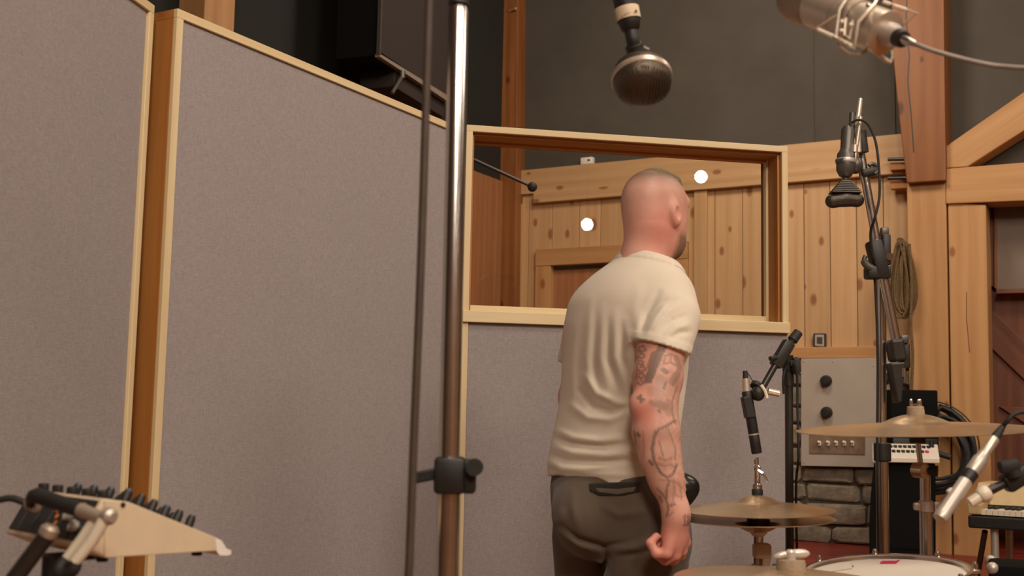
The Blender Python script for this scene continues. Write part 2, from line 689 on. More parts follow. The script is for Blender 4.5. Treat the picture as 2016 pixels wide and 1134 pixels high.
M_['bluecap'] = plain('slate_blue_cap', srgb(74, 88, 112), rough=0.5)
M_['orangeink'] = plain('orange_ink', srgb(206, 120, 48), rough=0.6)
M_['tape'] = plain('white_tape', srgb(238, 232, 224), rough=0.7, var=0.03)
M_['wingnut'] = plain('white_wing_nut', srgb(214, 206, 196), rough=0.3, metal=0.3, var=0.05)
# ================================================================== THE ROOM
CORNER = NW * DW + TW * 0 + Vector((0, 0, 0))
t_corner = (NL * DL).dot(TW)  # provisional
# corner of back and left wall: solve nw.p = DW, nl.p = DL
_A = Matrix(((NW.x, NW.y), (NL.x, NL.y)))
_c = _A.inverted() @ Vector((DW, DL))
CORNER = Vector((_c.x, _c.y, 0))
T0 = CORNER.dot(TW)                      # wall coordinate of the corner
T1 = T0 + 10.5                            # right end of the back wall
HC = 4.7
TDOOR = wt(1955, 600)                    # where the timbered opening begins
T2 = wt(2150, 600)

# floor and ceiling
ft = thing('floor', (0, 0, 0), 'brown board floor of the recording room', None)
tag(ft, kind='structure')
_m = MB().box((1.0, 0.5, -0.06), (20, 22, 0.1))
_m.build('subfloor', M_['floor'], ft, smooth=False)
_k = 0
pl_proto = None
for i in range(26):
    y = 0.2 + i * 0.24
    A, B = Vector((-2.2, y, 0.0)), Vector((3.6, y, 0.0))
    board('plank', M_['floor'], ft, A, B, 0.232, 0.02, UP, bevel=0.002)
_m = MB().box((1.0, 0.5, HC + 0.05), (20, 22, 0.1))
o = _m.build('ceiling', M_['ceiling'], smooth=False)
tag(o, 'warm painted ceiling of the recording room', kind='structure')

# ---------------------------------------------------------------- back wall
zr = 2.985                               # top of the pine boarding
wb = thing('wall_back', CORNER + Vector((0, 0, 0)), 'knotty pine boarded back wall with charcoal plaster above', None)
tag(wb, kind='structure')


def wpoly(t0, t1, z0, z1, off):
    return [wall_pt(t0, z0, off), wall_pt(t1, z0, off), wall_pt(t1, z1, off), wall_pt(t0, z1, off)]


slab('plaster', M_['darkwall'], wb, wpoly(T0 - 0.2, T1, 2.6, HC, 0.0), NW * 0.12, TW, 0)
slab('backing', M_['darkwall'], wb, wpoly(T0 - 0.2, TDOOR - 0.2, 0, 2.6, -0.03), NW * 0.08, TW, 0)
slab('backing', M_['darkwall'], wb, wpoly(T2 + 0.9, T1, 0, 2.6, -0.03), NW * 0.08, TW, 0)
# vertical seam between two plaster sheets
slab('plaster_sheet', M_['darkwall'], wb, wpoly(wt(1605, 150), wt(1762, 150), 2.99, HC, 0.012), NW * 0.01, TW, 0)

t_d0, t_d1 = wt(1080, 560), wt(1337, 560)       # door
z_d = Wl(1120, 523).z
t_s0, t_s1 = wt(1537, 850), wt(1800, 850)       # stone part under the rail
z_rail0, z_rail1 = Wl(1650, 706).z, Wl(1650, 684).z
t_post0 = wt(1785, 600)
# boards
random.seed(3)
t = T0 + 0.0
i = 0
while t < t_post0 + 0.05:
    w = random.choice((0.165, 0.19, 0.19, 0.215))
    ta, tb = t, min(t + w, t_post0 + 0.08)
    z0 = 0.0
    tm = (ta + tb) / 2
    if t_d0 - 0.03 < tm < t_d1 + 0.03:
        z0 = z_d + 0.02
    if tm > t_s0 - 0.02:
        z0 = z_rail1 - 0.02
    off = 0.022 + random.uniform(-0.0015, 0.0015)
    board('plank', M_['pine'], wb, wall_pt(tm, z0, off - 0.012), wall_pt(tm, zr - 0.01, off - 0.012), tb - ta - 0.004, 0.024, -NW, bevel=0.003)
    t = tb
    i += 1
# broad top board and picture rail under it
z_pr = Wl(1650, 333).z
slab('header_board', M_['pine'], wb, wpoly(T0, t_post0 + 0.05, z_pr, zr, 0.05), NW * 0.04, TW)
slab('picture_rail', M_['pine'], wb, wpoly(T0 + 0.25, t_post0 + 0.05, z_pr - 0.075, z_pr, 0.075), NW * 0.06, TW)
# vertical battens
for (pa, pb) in ((1008, 1030), (1366, 1391)):
    slab('batten', M_['pine'], wb, wpoly(wt(pa, 500, 0.05), wt(pb, 500, 0.05), 0.0, z_pr - 0.07, 0.05), NW * 0.03, UP)
# rail over the stones
slab('lower_rail', M_['post'], wb, wpoly(t_s0 - 0.05, t_post0 + 0.03, z_rail0, z_rail1, 0.07), NW * 0.06, TW)

# stones
z_pl = 0.47
slab('mortar_bed', M_['mortar'], wb, wpoly(t_s0, t_s1, 0.3, z_rail0, 0.015), NW * 0.03, TW, 0)
random.seed(11)
z = z_pl + 0.0
while z < z_rail0 - 0.02:
    h = random.uniform(0.085, 0.14)
    h = min(h, z_rail0 - z)
    t = t_s0 - random.uniform(0, 0.1)
    while t < t_s1:
        w = random.uniform(0.16, 0.40)
        ta, tb = max(t, t_s0 - 0.01), min(t + w, t_s1)
        t += w
        if tb - ta < 0.05:
            continue
        g = 0.006
        a, b = (tb - ta) / 2 - g, h / 2 - g
        cc = min(a, b) * 0.35
        ring = [(-a + cc, -b), (a - cc, -b), (a, -b + cc), (a, b - cc), (a - cc, b), (-a + cc, b), (-a, b - cc), (-a, -b + cc)]
        ring = [(x + random.uniform(-0.010, 0.010), y + random.uniform(-0.009, 0.009)) for x, y in ring]
        dp = random.uniform(0.02, 0.05)
        vs = [Vector((x, y, 0)) for x, y in ring] + [Vector((x * 0.98, y * 0.96, dp * 0.7)) for x, y in ring] + [Vector((x * 0.8, y * 0.74, dp + random.uniform(-0.008, 0.008))) for x, y in ring]
        fs = []
        for q in range(2):
            for k in range(8):
                fs.append((q * 8 + k, q * 8 + (k + 1) % 8, q * 8 + 8 + (k + 1) % 8, q * 8 + 8 + k))
        fs.append(tuple(range(16, 24)))
        R = frame(TW, -NW)
        cpt = wall_pt((ta + tb) / 2, z + h / 2, 0.012)
        MB().add(vs, fs).build('stone', M_['stone'], wb, M=Matrix.Translation(cpt) @ R.to_4x4(), smooth=True, ang=30)
    z += h

# door in the back wall, seen through the glazed panel
dr = thing('door_1', wall_pt((t_d0 + t_d1) / 2, 0, 0), 'brown wooden door in pine casing seen through the glazed panel', None)
tag(dr, kind='structure')
slab('door_leaf', M_['door'], dr, wpoly(t_d0 + 0.035, t_d1 - 0.035, 0.01, z_d - 0.03, 0.0), NW * 0.04, UP)
slab('casing', M_['post'], dr, wpoly(t_d0 - 0.08, t_d0 + 0.04, 0, z_d, 0.055), NW * 0.06, UP)
slab('casing', M_['post'], dr, wpoly(t_d1 - 0.04, t_d1 + 0.08, 0, z_d, 0.055), NW * 0.06, UP)
slab('head_casing', M_['post'], dr, wpoly(t_d0 - 0.08, t_d1 + 0.08, z_d, z_d + 0.12, 0.06), NW * 0.065, TW)
_m = MB().ball(wall_pt(t_d1 - 0.11, 1.02, 0.05), 0.03).tube([wall_pt(t_d1 - 0.11, 1.02, 0.0), wall_pt(t_d1 - 0.11, 1.02, 0.04)], 0.012)
_m.build('door_knob', M_['satin'], dr)

# ---------------------------------------------------------------- timber frame on the back wall
def wp(pts, off, ext, grain, name, mat, parent=None, bevel=0.006):
    return slab(name, mat, parent, [Wl(x, y, off) for x, y in pts], NW * ext, grain, bevel)


def timber(n, label, pieces):
    r = thing('trim_%d' % n, Vector((0, 0, 0)) + Wl(*pieces[0][0][0], 0.1), label, None)
    tag(r, kind='structure')
    for pts, off, ext, grain, name, mat in pieces:
        wp(pts, off, ext, grain, name, mat, r)
    return r


timber(1, 'orange flared timber post above the pine post, darkest of the timbers', [
    ([(1750, -260), (1855, -260), (1862, 355), (1785, 360), (1768, 215), (1757, 100)], 0.26, 0.25, UP, 'upper_post', M_['timber']),
])
for _l in ([(1786, -20), (1784, 40), (1790, 110), (1787, 160), (1794, 230), (1799, 300)],):
    for _a, _b in zip(_l[:-1], _l[1:]):
        slab('drying_crack', M_['black'], bpy.data.objects['trim_1'], [Wl(_a[0] - 1.2, _a[1], 0.2615), Wl(_a[0] + 1.2, _a[1], 0.2615), Wl(_b[0] + 1.2, _b[1], 0.2615), Wl(_b[0] - 1.2, _b[1], 0.2615)], NW * 0.01, UP, 0)
timber(2, 'tall pine post under the orange flared timber', [
    ([(1785, 360), (1862, 356), (1876, 1250), (1796, 1250)], 0.20, 0.19, UP, 'lower_post', M_['post']),
])
timber(3, 'pine jamb post beside the dark cabinet alcove', [
    ([(1866, 400), (1941, 403), (1957, 1250), (1880, 1250)], 0.19, 0.18, UP, 'jamb_post', M_['post']),
])
for _l in ([(1903, 575), (1903, 630), (1906, 660), (1909, 694)],):
    for _a, _b in zip(_l[:-1], _l[1:]):
        slab('drying_crack', M_['darkwood'], bpy.data.objects['trim_3'], [Wl(_a[0] - 0.7, _a[1], 0.1915), Wl(_a[0] + 0.7, _a[1], 0.1915), Wl(_b[0] + 0.7, _b[1], 0.1915), Wl(_b[0] - 0.7, _b[1], 0.1915)], NW * 0.01, UP, 0)
timber(4, 'horizontal pine beam over the dark cabinet alcove', [
    ([(1862, 332), (2200, 305), (2200, 388), (1862, 401)], 0.21, 0.20, Wl(2200, 340) - Wl(1862, 360), 'cross_beam', M_['post']),
])
timber(5, 'diagonal pine brace rising to the right of the orange post', [
    ([(1862, 288), (2060, 150), (2200, 52), (2200, 130), (2016, 257), (1905, 328), (1862, 331)], 0.20, 0.16, Wl(2060, 190) - Wl(1862, 330), 'brace', M_['post']),
])
timber(6, 'orange timber corner post rising behind the glazed panel', [
    ([(972, -260), (1021, -260), (1018, 250), (1008, 1250), (958, 1250), (968, 250)], 0.12, 0.14, UP, 'corner_post', M_['timber']),
    ([(925, -80), (973, -10), (975, 58), (968, 42), (905, -80)], 0.10, 0.1, Wl(970, 30) - Wl(915, -80), 'knee_brace', M_['timber']),
])
_p = Wl(1003, 22, 0.12)
_m = MB().tube([_p, _p + TW * 0.07 - NW * 0.03], [0.012, 0.010], 8)
o = _m.build('timber_peg', M_['post'])
tag(o, 'small wooden peg sticking out of the orange corner post', 'peg')

# ---------------------------------------------------------------- left wall (black above)
wl = thing('wall_left', CORNER, 'black upper left wall behind the acoustic panels', None)
tag(wl, kind='structure')


def lpt(t, z, off=0.0):
    return CORNER + TL * t + UP * z - NL * off


slab('wall_sheet', M_['blackwall'], wl, [lpt(-0.1, 2.9), lpt(12, 2.9), lpt(12, HC), lpt(-0.1, HC)], NL * 0.1, TL, 0)
slab('backing', M_['blackwall'], wl, [lpt(-0.1, 0, -0.02), lpt(12, 0, -0.02), lpt(12, 2.9, -0.02), lpt(-0.1, 2.9, -0.02)], NL * 0.1, TL, 0)
for k in range(9):
    tm = 0.11 + k * 0.2
    board('plank', M_['door'], wl, lpt(tm, 0, 0.01), lpt(tm, 2.9, 0.01), 0.195, 0.024, -NL)
_tl = Ll(712, 60).dot(TL) - CORNER.dot(TL)
slab('wall_sheet', M_['blackwall'], wl, [lpt(_tl, 2.9, 0.03), lpt(12, 2.9, 0.03), lpt(12, HC, 0.03), lpt(_tl, HC, 0.03)], NL * 0.03, TL, 0)

_a, _b = Ll(402, 40, 0.2), Ll(462, 40, 0.2)
_u = (_b - _a)
r = thing('trim_7', Vector((_a.x, _a.y, 0)), 'pale square timber post above the second acoustic panel', None)
tag(r, kind='structure')
slab('timber', M_['post'], r, [Vector((_a.x, _a.y, 0)), Vector((_b.x, _b.y, 0)), Vector((_b.x, _b.y, HC)), Vector((_a.x, _a.y, HC))], NL * 0.2, UP, 0.006)

# walls out of view: right, rear
_r0 = wall_pt(T1, 0)
o = MB().prism([_r0, _r0 + TL * 16, _r0 + TL * 16 + UP * HC, _r0 + UP * HC], -NL * 0.1).build('wall_right', M_['rearwall'], smooth=False)
tag(o, 'plaster right wall of the recording room', kind='structure')
_q = CORNER + TL * 15
o = MB().prism([_q - TW * 3, _q + TW * 10, _q + TW * 10 + UP * HC, _q - TW * 3 + UP * HC], TL * 0.1).build('wall_rear', M_['rearwall'], smooth=False)
tag(o, 'plaster rear wall of the recording room', kind='structure')

# alcove behind the timbered opening on the right
al = thing('wall_alcove', wall_pt(TDOOR, 0, -1), 'dark red brown alcove walls behind the jamb post', None)
tag(al, kind='structure')
tA, tB = TDOOR - 0.2, T2 + 0.95
slab('alcove_side', M_['darkwood'], al, [wall_pt(tA, 0, -0.05), wall_pt(tA, 0, -1.9), wall_pt(tA, 2.9, -1.9), wall_pt(tA, 2.9, -0.05)], -TW * 0.05, UP, 0)
slab('alcove_side', M_['darkwood'], al, [wall_pt(tB, 0, -0.05), wall_pt(tB, 0, -1.9), wall_pt(tB, 2.9, -1.9), wall_pt(tB, 2.9, -0.05)], TW * 0.05, UP, 0)
slab('alcove_back', M_['darkwood'], al, wpoly(tA, tB, 0, 2.9, -1.9), NW * 0.05, UP, 0)
slab('alcove_top', M_['darkwood'], al, [wall_pt(tA, 2.9, -0.12), wall_pt(tB, 2.9, -0.12), wall_pt(tB, 2.9, -1.9), wall_pt(tA, 2.9, -1.9)], UP * 0.05, TW, 0)

# raised platform of red stained boards along the wall
pf = thing('floor_platform', wall_pt(wt(1750), 0, 0.6), 'low red stained timber platform along the stone wall', None)
tag(pf, kind='structure')
tp0, tp1 = wt(1500, 900), T2 + 0.9
for k in range(8):
    o0, o1 = 1.3 - k * 0.165, 1.3 - (k + 1) * 0.165 + 0.004
    pm = wall_pt((tp0 + tp1) / 2, z_pl - 0.015, (o0 + o1) / 2)
    board('plank', M_['redfloor'], pf, wall_pt(tp0, z_pl - 0.015, (o0 + o1) / 2), wall_pt(tp1, z_pl - 0.015, (o0 + o1) / 2), o0 - o1, 0.03, UP)
for k in range(11):
    om = -0.02 - (k + 0.5) * 0.17
    board('plank', M_['redfloor'], pf, wall_pt(tA, z_pl - 0.015, om), wall_pt(tB, z_pl - 0.015, om), 0.166, 0.03, UP)
board('riser', M_['redfloor'], pf, wall_pt(tp0, z_pl / 2 - 0.015, 1.285), wall_pt(tp1, z_pl / 2 - 0.015, 1.285), z_pl - 0.04, 0.025, -NW)
board('riser', M_['redfloor'], pf, wall_pt(tp0 + 0.012, z_pl / 2 - 0.015, 1.27), wall_pt(tp0 + 0.012, z_pl / 2 - 0.015, 0.03), z_pl - 0.04, 0.025, -TW)

# ================================================================== ACOUSTIC PANELS
def gobo(label, A, B, H, D, group, window=None):
    A, B = Vector((A[0], A[1], 0)), Vector((B[0], B[1], 0))
    u = (B - A).normalized()
    L = (B - A).length
    n = Vector((u.y, -u.x, 0))                     # towards the room side
    if n.dot(CAM - A) < 0:
        n = -n
    bk = -n
    z0 = 0.09
    r = thing('acoustic_panel', (A + B) / 2 + bk * D / 2, label, 'acoustic panel', group)
    fw = 0.021

    def pt(s, d, z):
        return A + u * s + bk * d + UP * z
    # stiles (boards on edge), rails
    zs1 = H
    e = 0.012

    def stile(sc, za, zb):
        board('stile', M_['trim'], r, pt(sc, e / 2, za), pt(sc, e / 2, zb), e, fw, u, 0.0015)
        board('side_board', M_['trimside'], r, pt(sc, D / 2 + e / 2, za), pt(sc, D / 2 + e / 2, zb), D - e, fw, u, 0.001)
    stile(fw / 2, z0, H - fw)
    zr0 = z0
    if window:
        zr0 = window['z0']
        stile(L - fw / 2, zr0, H - fw)
    else:
        stile(L - fw / 2, z0, H - fw)
    board('top_rail', M_['trim'], r, pt(0, e / 2, H - fw / 2), pt(L, e / 2, H - fw / 2), e, fw, UP, 0.0015)
    board('top_board', M_['trimside'], r, pt(0, D / 2 + e / 2, H - fw / 2), pt(L, D / 2 + e / 2, H - fw / 2), D - e, fw, UP, 0.001)
    board('bottom_rail', M_['trim'], r, pt(fw, D / 2, z0 + fw / 2), pt(L - fw, D / 2, z0 + fw / 2), D, fw, UP, 0.002)
    ztop = H - fw
    fx1 = L - fw
    if window:
        zw = window['z0']
        ztop = zw
        fx1 = L
    m = MB().prism([pt(fw, 0.007, z0 + fw), pt(fx1, 0.007, z0 + fw), pt(fx1, 0.007, ztop), pt(fw, 0.007, ztop)], bk * (D - 0.02))
    m.build('fabric', M_['fabric'], r, smooth=False, bevel=0.004)
    if window:
        board('sill', M_['trim'], r, pt(0.0, D / 2 - 0.006, zw + 0.018), pt(L, D / 2 - 0.006, zw + 0.018), D + 0.012, 0.036, UP, 0.002)
        b = 0.016
        gd = D * 0.72
        zg0, zg1 = zw + 0.036, H - fw
        # glazing beads in front of the pane
        board('glazing_bead', M_['trim'], r, pt(fw, gd - 0.012, zg0 + 0.014), pt(L - fw, gd - 0.012, zg0 + 0.014), 0.024, 0.028, UP, 0.002)
        board('glazing_bead', M_['trimside'], r, pt(fw, gd - 0.012, zg1 - b / 2), pt(L - fw, gd - 0.012, zg1 - b / 2), 0.024, b, UP, 0.002)
        board('glazing_bead', M_['trim'], r, pt(fw + b / 2, gd - 0.012, zg0), pt(fw + b / 2, gd - 0.012, zg1), 0.024, b, u, 0.002)
        board('glazing_bead', M_['trim'], r, pt(L - fw - b / 2, gd - 0.012, zg0), pt(L - fw - b / 2, gd - 0.012, zg1), 0.024, b, u, 0.002)
        # inner lining of the reveal, amber toned boards
        for (sa, sb) in ((fw + 0.004, 1), (L - fw - 0.004, -1)):
            board('reveal_lining', M_['trimside'], r, pt(sa, D / 2 + 0.006, zg0), pt(sa, D / 2 + 0.006, zg1), D - 0.03, 0.008, u, 0.001)
        board('reveal_lining', M_['trimside'], r, pt(fw, D / 2 + 0.006, zg1 - 0.004), pt(L - fw, D / 2 + 0.006, zg1 - 0.004), D - 0.03, 0.008, UP, 0.001)
        m = MB().prism([pt(fw, gd, zg0), pt(L - fw, gd, zg0), pt(L - fw, gd, zg1), pt(fw, gd, zg1)], bk * 0.0002)
        g = MB().add([pt(fw, gd, zg0), pt(L - fw, gd, zg0), pt(L - fw, gd, zg1), pt(fw, gd, zg1)], [(0, 1, 2, 3)])
        g.build('glass_pane', M_['glass'], r, smooth=False, fix=False)
        GLASS['p'], GLASS['n'] = pt(L / 2, gd, (zg0 + zg1) / 2), n
    for s in (0.18, L - 0.18):
        m = MB().rbox(pt(s, D / 2, 0.05), (0.09, 0.42, 0.08), 0.006, R=frame(u, UP))
        m.build('foot', M_['trim'], r)
    return r


GLASS = {}
HG = 2.13


def hz(py_top, px, H=HG):
    p = PZ(px, py_top, H)
    return (p.x, p.y)


g1b = hz(11, 305)
_g = hz(0, 291)
_dir = Vector((0.175, 0.985, 0)).normalized()
g1b = Vector((g1b[0], g1b[1], 0))
g1a = g1b - _dir * 1.12
gobo('leftmost grey fabric acoustic panel, cut off by the photo edge', g1a, g1b, HG, 0.14, 'fabric acoustic panels')
g2a, g2b = Vector((*hz(16, 350), 0)), Vector((*hz(250, 905), 0))
gobo('tall grey fabric acoustic panel behind the chrome foreground stand, widest in view', g2a, g2b, HG, 0.14, 'fabric acoustic panels')
g3a, g3b = Vector((*hz(245, 919), 0)), Vector((*hz(288, 1551), 0))
_zs = PP(1000, 637, g3a, Vector(((g3b - g3a).y, -(g3b - g3a).x, 0))).z
gobo('grey fabric acoustic panel with a glazed window behind the man', g3a, g3b, HG, 0.17, 'fabric acoustic panels', window={'z0': _zs})
print('GOBOS', g1a, g1b, g2a, g2b, (g2b - g2a).length, g3a, g3b, (g3b - g3a).length, _zs)

# ================================================================== CEILING SPOTLIGHTS seen mirrored in the pane
M_['lampglow'] = emit('lamp_glow', (1.0, 0.93, 0.80, 1), 60.0)
for k, (px, py, z, lab) in enumerate(((1380, 348, 3.35, 'round white spotlight mirrored in the glass right of the head'),
                                      (1156, 442, 2.95, 'round white spotlight mirrored in the glass left of the head'))):
    hit = PP(px, py, GLASS['p'], GLASS['n'])
    d = (hit - CAM).normalized()
    rf = d - GLASS['n'] * 2 * d.dot(GLASS['n'])
    s = (z - hit.z) / rf.z
    lp = hit + rf * s
    print('LAMP', lp)
    aim = (hit - lp).normalized()
    r = thing('ceiling_spotlight', lp, lab, 'spotlight', 'spotlights mirrored in the glass pane')
    MB().lathe([(0.03, -0.16), (0.055, -0.14), (0.085, -0.03), (0.088, 0.012), (0.060, 0.012), (0.057, -0.01)], lp, aim, 24).build('housing', M_['black'], r)
    MB().lathe([(0.0, -0.004), (0.056, -0.004), (0.056, 0.0), (0.04, 0.006), (0.0, 0.008)], lp, aim, 24).build('lamp_lens', M_['lampglow'], r)
    MB().tube([lp - aim * 0.12, lp - aim * 0.12 + UP * 0.1, Vector((lp.x, lp.y, HC)) - aim * 0.12 * Vector((1, 1, 0)).length * 0], 0.012).build('drop_rod', M_['black'], r)
# ================================================================== THE MAN (distance fields -> surface nets)
def surface_nets(D, lo, h):
    """naive surface nets: closed quad mesh of D = 0"""
    S = D < 0
    nx, ny, nz = D.shape
    cnt = np.zeros((nx - 1, ny - 1, nz - 1), np.int8)
    for a in (0, 1):
        for b in (0, 1):
            for c in (0, 1):
                cnt += S[a:nx - 1 + a, b:ny - 1 + b, c:nz - 1 + c]
    act = np.argwhere((cnt > 0) & (cnt < 8))
    idx = -np.ones(cnt.shape, np.int32)
    idx[act[:, 0], act[:, 1], act[:, 2]] = np.arange(len(act))
    acc = np.zeros((len(act), 3))
    num = np.zeros(len(act))
    corners = [(a, b, c) for a in (0, 1) for b in (0, 1) for c in (0, 1)]
    val = {c: D[act[:, 0] + c[0], act[:, 1] + c[1], act[:, 2] + c[2]].astype(np.float64) for c in corners}
    for c in corners:
        for ax in range(3):
            if c[ax] == 0:
                e = list(c)
                e[ax] = 1
                e = tuple(e)
                v0, v1 = val[c], val[e]
                x = (v0 < 0) != (v1 < 0)
                t = np.where(x, v0 / np.where(x, v0 - v1, 1), 0)
                p = np.array(c, float)[None, :].repeat(len(act), 0)
                p[:, ax] = t
                acc += p * x[:, None]
                num += x
    V = (act + acc / num[:, None]) * h + np.array(lo)
    F = []
    for ax in range(3):
        sl0 = [slice(1, n - 1) for n in (nx, ny, nz)]
        sl1 = list(sl0)
        sl0[ax] = slice(0, (nx, ny, nz)[ax] - 1)
        sl1[ax] = slice(1, (nx, ny, nz)[ax])
        a, b = S[tuple(sl0)], S[tuple(sl1)]
        for flip, mk in ((False, a & ~b), (True, ~a & b)):
            e = np.argwhere(mk)
            if not len(e):
                continue
            off = np.ones(3, int)
            off[ax] = 0
            e = e + off
            u, w = (ax + 1) % 3, (ax + 2) % 3
            q = []
            for du, dw in ((0, 0), (1, 0), (1, 1), (0, 1)):
                g = e.copy()
                g[:, u] -= du
                g[:, w] -= dw
                q.append(idx[g[:, 0], g[:, 1], g[:, 2]])
            q = np.stack(q, 1)
            F.append(q[:, ::-1] if flip else q)
    F = np.concatenate(F)
    F = F[(F >= 0).all(1)]
    return V, F


class Field:
    def __init__(self, lo, hi, h):
        self.lo, self.h = np.array(lo, float), h
        self.n = np.ceil((np.array(hi) - self.lo) / h).astype(int) + 1
        self.D = np.full(tuple(self.n), 0.5, np.float32)
        self.ax = [self.lo[i] + np.arange(self.n[i]) * h for i in range(3)]

    def sub(self, lo, hi):
        i0 = np.maximum(0, np.floor((np.array(lo) - self.lo) / self.h).astype(int))
        i1 = np.minimum(self.n, np.ceil((np.array(hi) - self.lo) / self.h).astype(int) + 1)
        sl = tuple(slice(a, max(a, b)) for a, b in zip(i0, i1))
        X = self.ax[0][sl[0]][:, None, None]
        Y = self.ax[1][sl[1]][None, :, None]
        Z = self.ax[2][sl[2]][None, None, :]
        return sl, X, Y, Z

    def put(self, sl, d, k):
        A = self.D[sl]
        if k > 0:
            hh = np.clip(0.5 + 0.5 * (A - d) / k, 0, 1)
            self.D[sl] = (A * (1 - hh) + d * hh - k * hh * (1 - hh)).astype(np.float32)
        else:
            self.D[sl] = np.minimum(A, d).astype(np.float32)

    def cone(self, a, b, ra, rb, k=0.01):
        a, b = np.array(a, float), np.array(b, float)
        r = max(ra, rb) + k + 3 * self.h
        sl, X, Y, Z = self.sub(np.minimum(a, b) - r, np.maximum(a, b) + r)
        ab = b - a
        L2 = (ab ** 2).sum()
        t = np.clip(((X - a[0]) * ab[0] + (Y - a[1]) * ab[1] + (Z - a[2]) * ab[2]) / L2, 0, 1)
        d = np.sqrt((X - a[0] - t * ab[0]) ** 2 + (Y - a[1] - t * ab[1]) ** 2 + (Z - a[2] - t * ab[2]) ** 2) - (ra + (rb - ra) * t)
        self.put(sl, d, k)

    def ell(self, c, r, axes=None, k=0.01, cut=False):
        c = np.array(c, float)
        r = np.array(r, float)
        A = np.eye(3) if axes is None else np.array(axes, float)
        R = r.max() + k + 3 * self.h
        sl, X, Y, Z = self.sub(c - R, c + R)
        dx, dy, dz = X - c[0], Y - c[1], Z - c[2]
        u = [(A[i, 0] * dx + A[i, 1] * dy + A[i, 2] * dz) / r[i] for i in range(3)]
        q = np.sqrt(u[0] ** 2 + u[1] ** 2 + u[2] ** 2)
        d = (q - 1) * r.min() * 1.0
        if cut:
            self.D[sl] = np.maximum(self.D[sl], -d).astype(np.float32)
        else:
            self.put(sl, d, k)

    def chain(self, pts, rs, k=0.01):
        for i in range(len(pts) - 1):
            self.cone(pts[i], pts[i + 1], rs[i], rs[i + 1], k)

    def column(self, rows, Fv, Rv, infl=0.0, k=0.02, clip=None):
        """rows: (z, cx, cy, a lateral, b forward); generalised elliptic column"""
        rows = sorted(rows)
        zz = np.array([r[0] for r in rows])
        pad = 0.35
        sl, X, Y, Z = self.sub((-9, -9, zz[0] - 0.03), (9, 9, zz[-1] + 0.03))
        z = Z[0, 0, :]
        it = [np.interp(z, zz, np.array([r[i] for r in rows]))[None, None, :] for i in (1, 2, 3, 4)]
        a, b = np.maximum(it[2] + infl, 0.004), np.maximum(it[3] + infl, 0.004)
        dx, dy = X - it[0], Y - it[1]
        u = (dx * Rv[0] + dy * Rv[1]) / a
        v = (dx * Fv[0] + dy * Fv[1]) / b
        d = (np.sqrt(u * u + v * v) - 1) * np.minimum(a, b)
        d = np.maximum(d, np.maximum(zz[0] - Z, Z - zz[-1]))
        if clip is not None:
            d = np.maximum(d, clip(X, Y, Z))
        self.put(sl, d, k)

    def mesh(self, it=2):
        V, F = surface_nets(self.D, self.lo, self.h)
        a = np.concatenate([F[:, 0], F[:, 1], F[:, 2], F[:, 3]])
        b = np.concatenate([F[:, 1], F[:, 2], F[:, 3], F[:, 0]])
        n = np.bincount(a, minlength=len(V)) + np.bincount(b, minlength=len(V))
        n = np.maximum(n, 1)
        for i in range(2 * it):
            w = 0.5 if i % 2 == 0 else -0.42
            s = np.stack([(np.bincount(a, V[b, k], len(V)) + np.bincount(b, V[a, k], len(V))) / n for k in range(3)], 1)
            V = V + (s - V) * w
        return V, F


def smooth_rows(rows, n=40):
    """resample a few rows along z with a smooth curve"""
    rows = sorted(rows)
    z = np.array([r[0] for r in rows])
    zi = np.linspace(z[0], z[-1], n)
    out = [zi]
    for c in range(1, len(rows[0])):
        y = np.array([r[c] for r in rows])
        yi = np.interp(zi, z, y)
        for _ in range(3):
            yi[1:-1] = (yi[:-2] + 2 * yi[1:-1] + yi[2:]) / 4
        out.append(yi)
    return list(zip(*out))


def net_object(name, V, F, mat, parent, origin=None, attrs=None):
    me = bpy.data.meshes.new(name)
    o0 = ORI[parent.name] if parent is not None else Vector(origin)
    V2 = V - np.array(o0)
    me.vertices.add(len(V2))
    me.vertices.foreach_set('co', V2.astype(np.float32).ravel())
    me.loops.add(F.size)
    me.loops.foreach_set('vertex_index', F.astype(np.int32).ravel())
    me.polygons.add(len(F))
    me.polygons.foreach_set('loop_start', np.arange(0, F.size, 4, dtype=np.int32))
    me.polygons.foreach_set('loop_total', np.full(len(F), 4, np.int32))
    me.polygons.foreach_set('use_smooth', np.ones(len(F), bool))
    me.update(calc_edges=True)
    me.validate()
    for an, av in (attrs or {}).items():
        at = me.attributes.new(an, 'FLOAT', 'POINT')
        at.data.foreach_set('value', av.astype(np.float32))
    me.materials.append(mat)
    return link(name, me, None, parent, None, o0)


def seg_dist(x, z, pts):
    """distance of points (x, z arrays) to a polyline in the X-Z plane"""
    d = np.full(np.broadcast(x, z).shape, 9.0)
    for (ax, az), (bx, bz) in zip(pts[:-1], pts[1:]):
        ex, ez = bx - ax, bz - az
        t = np.clip(((x - ax) * ex + (z - az) * ez) / (ex * ex + ez * ez + 1e-12), 0, 1)
        d = np.minimum(d, np.hypot(x - ax - t * ex, z - az - t * ez))
    return d


def seg_fold(x, z, pts, w):
    """a fold along a polyline that dies away towards both ends"""
    L = [0.0]
    for (ax, az), (bx, bz) in zip(pts[:-1], pts[1:]):
        L.append(L[-1] + math.hypot(bx - ax, bz - az))
    out = np.zeros(np.broadcast(x, z).shape)
    for i, ((ax, az), (bx, bz)) in enumerate(zip(pts[:-1], pts[1:])):
        ex, ez = bx - ax, bz - az
        t = np.clip(((x - ax) * ex + (z - az) * ez) / (ex * ex + ez * ez + 1e-12), 0, 1)
        d = np.hypot(x - ax - t * ex, z - az - t * ez)
        s = (L[i] + t * (L[i + 1] - L[i])) / L[-1]
        out = np.maximum(out, np.exp(-(d / w) ** 2) * np.sin(math.pi * np.clip(s, 0.0, 1)) ** 0.8)
    return out


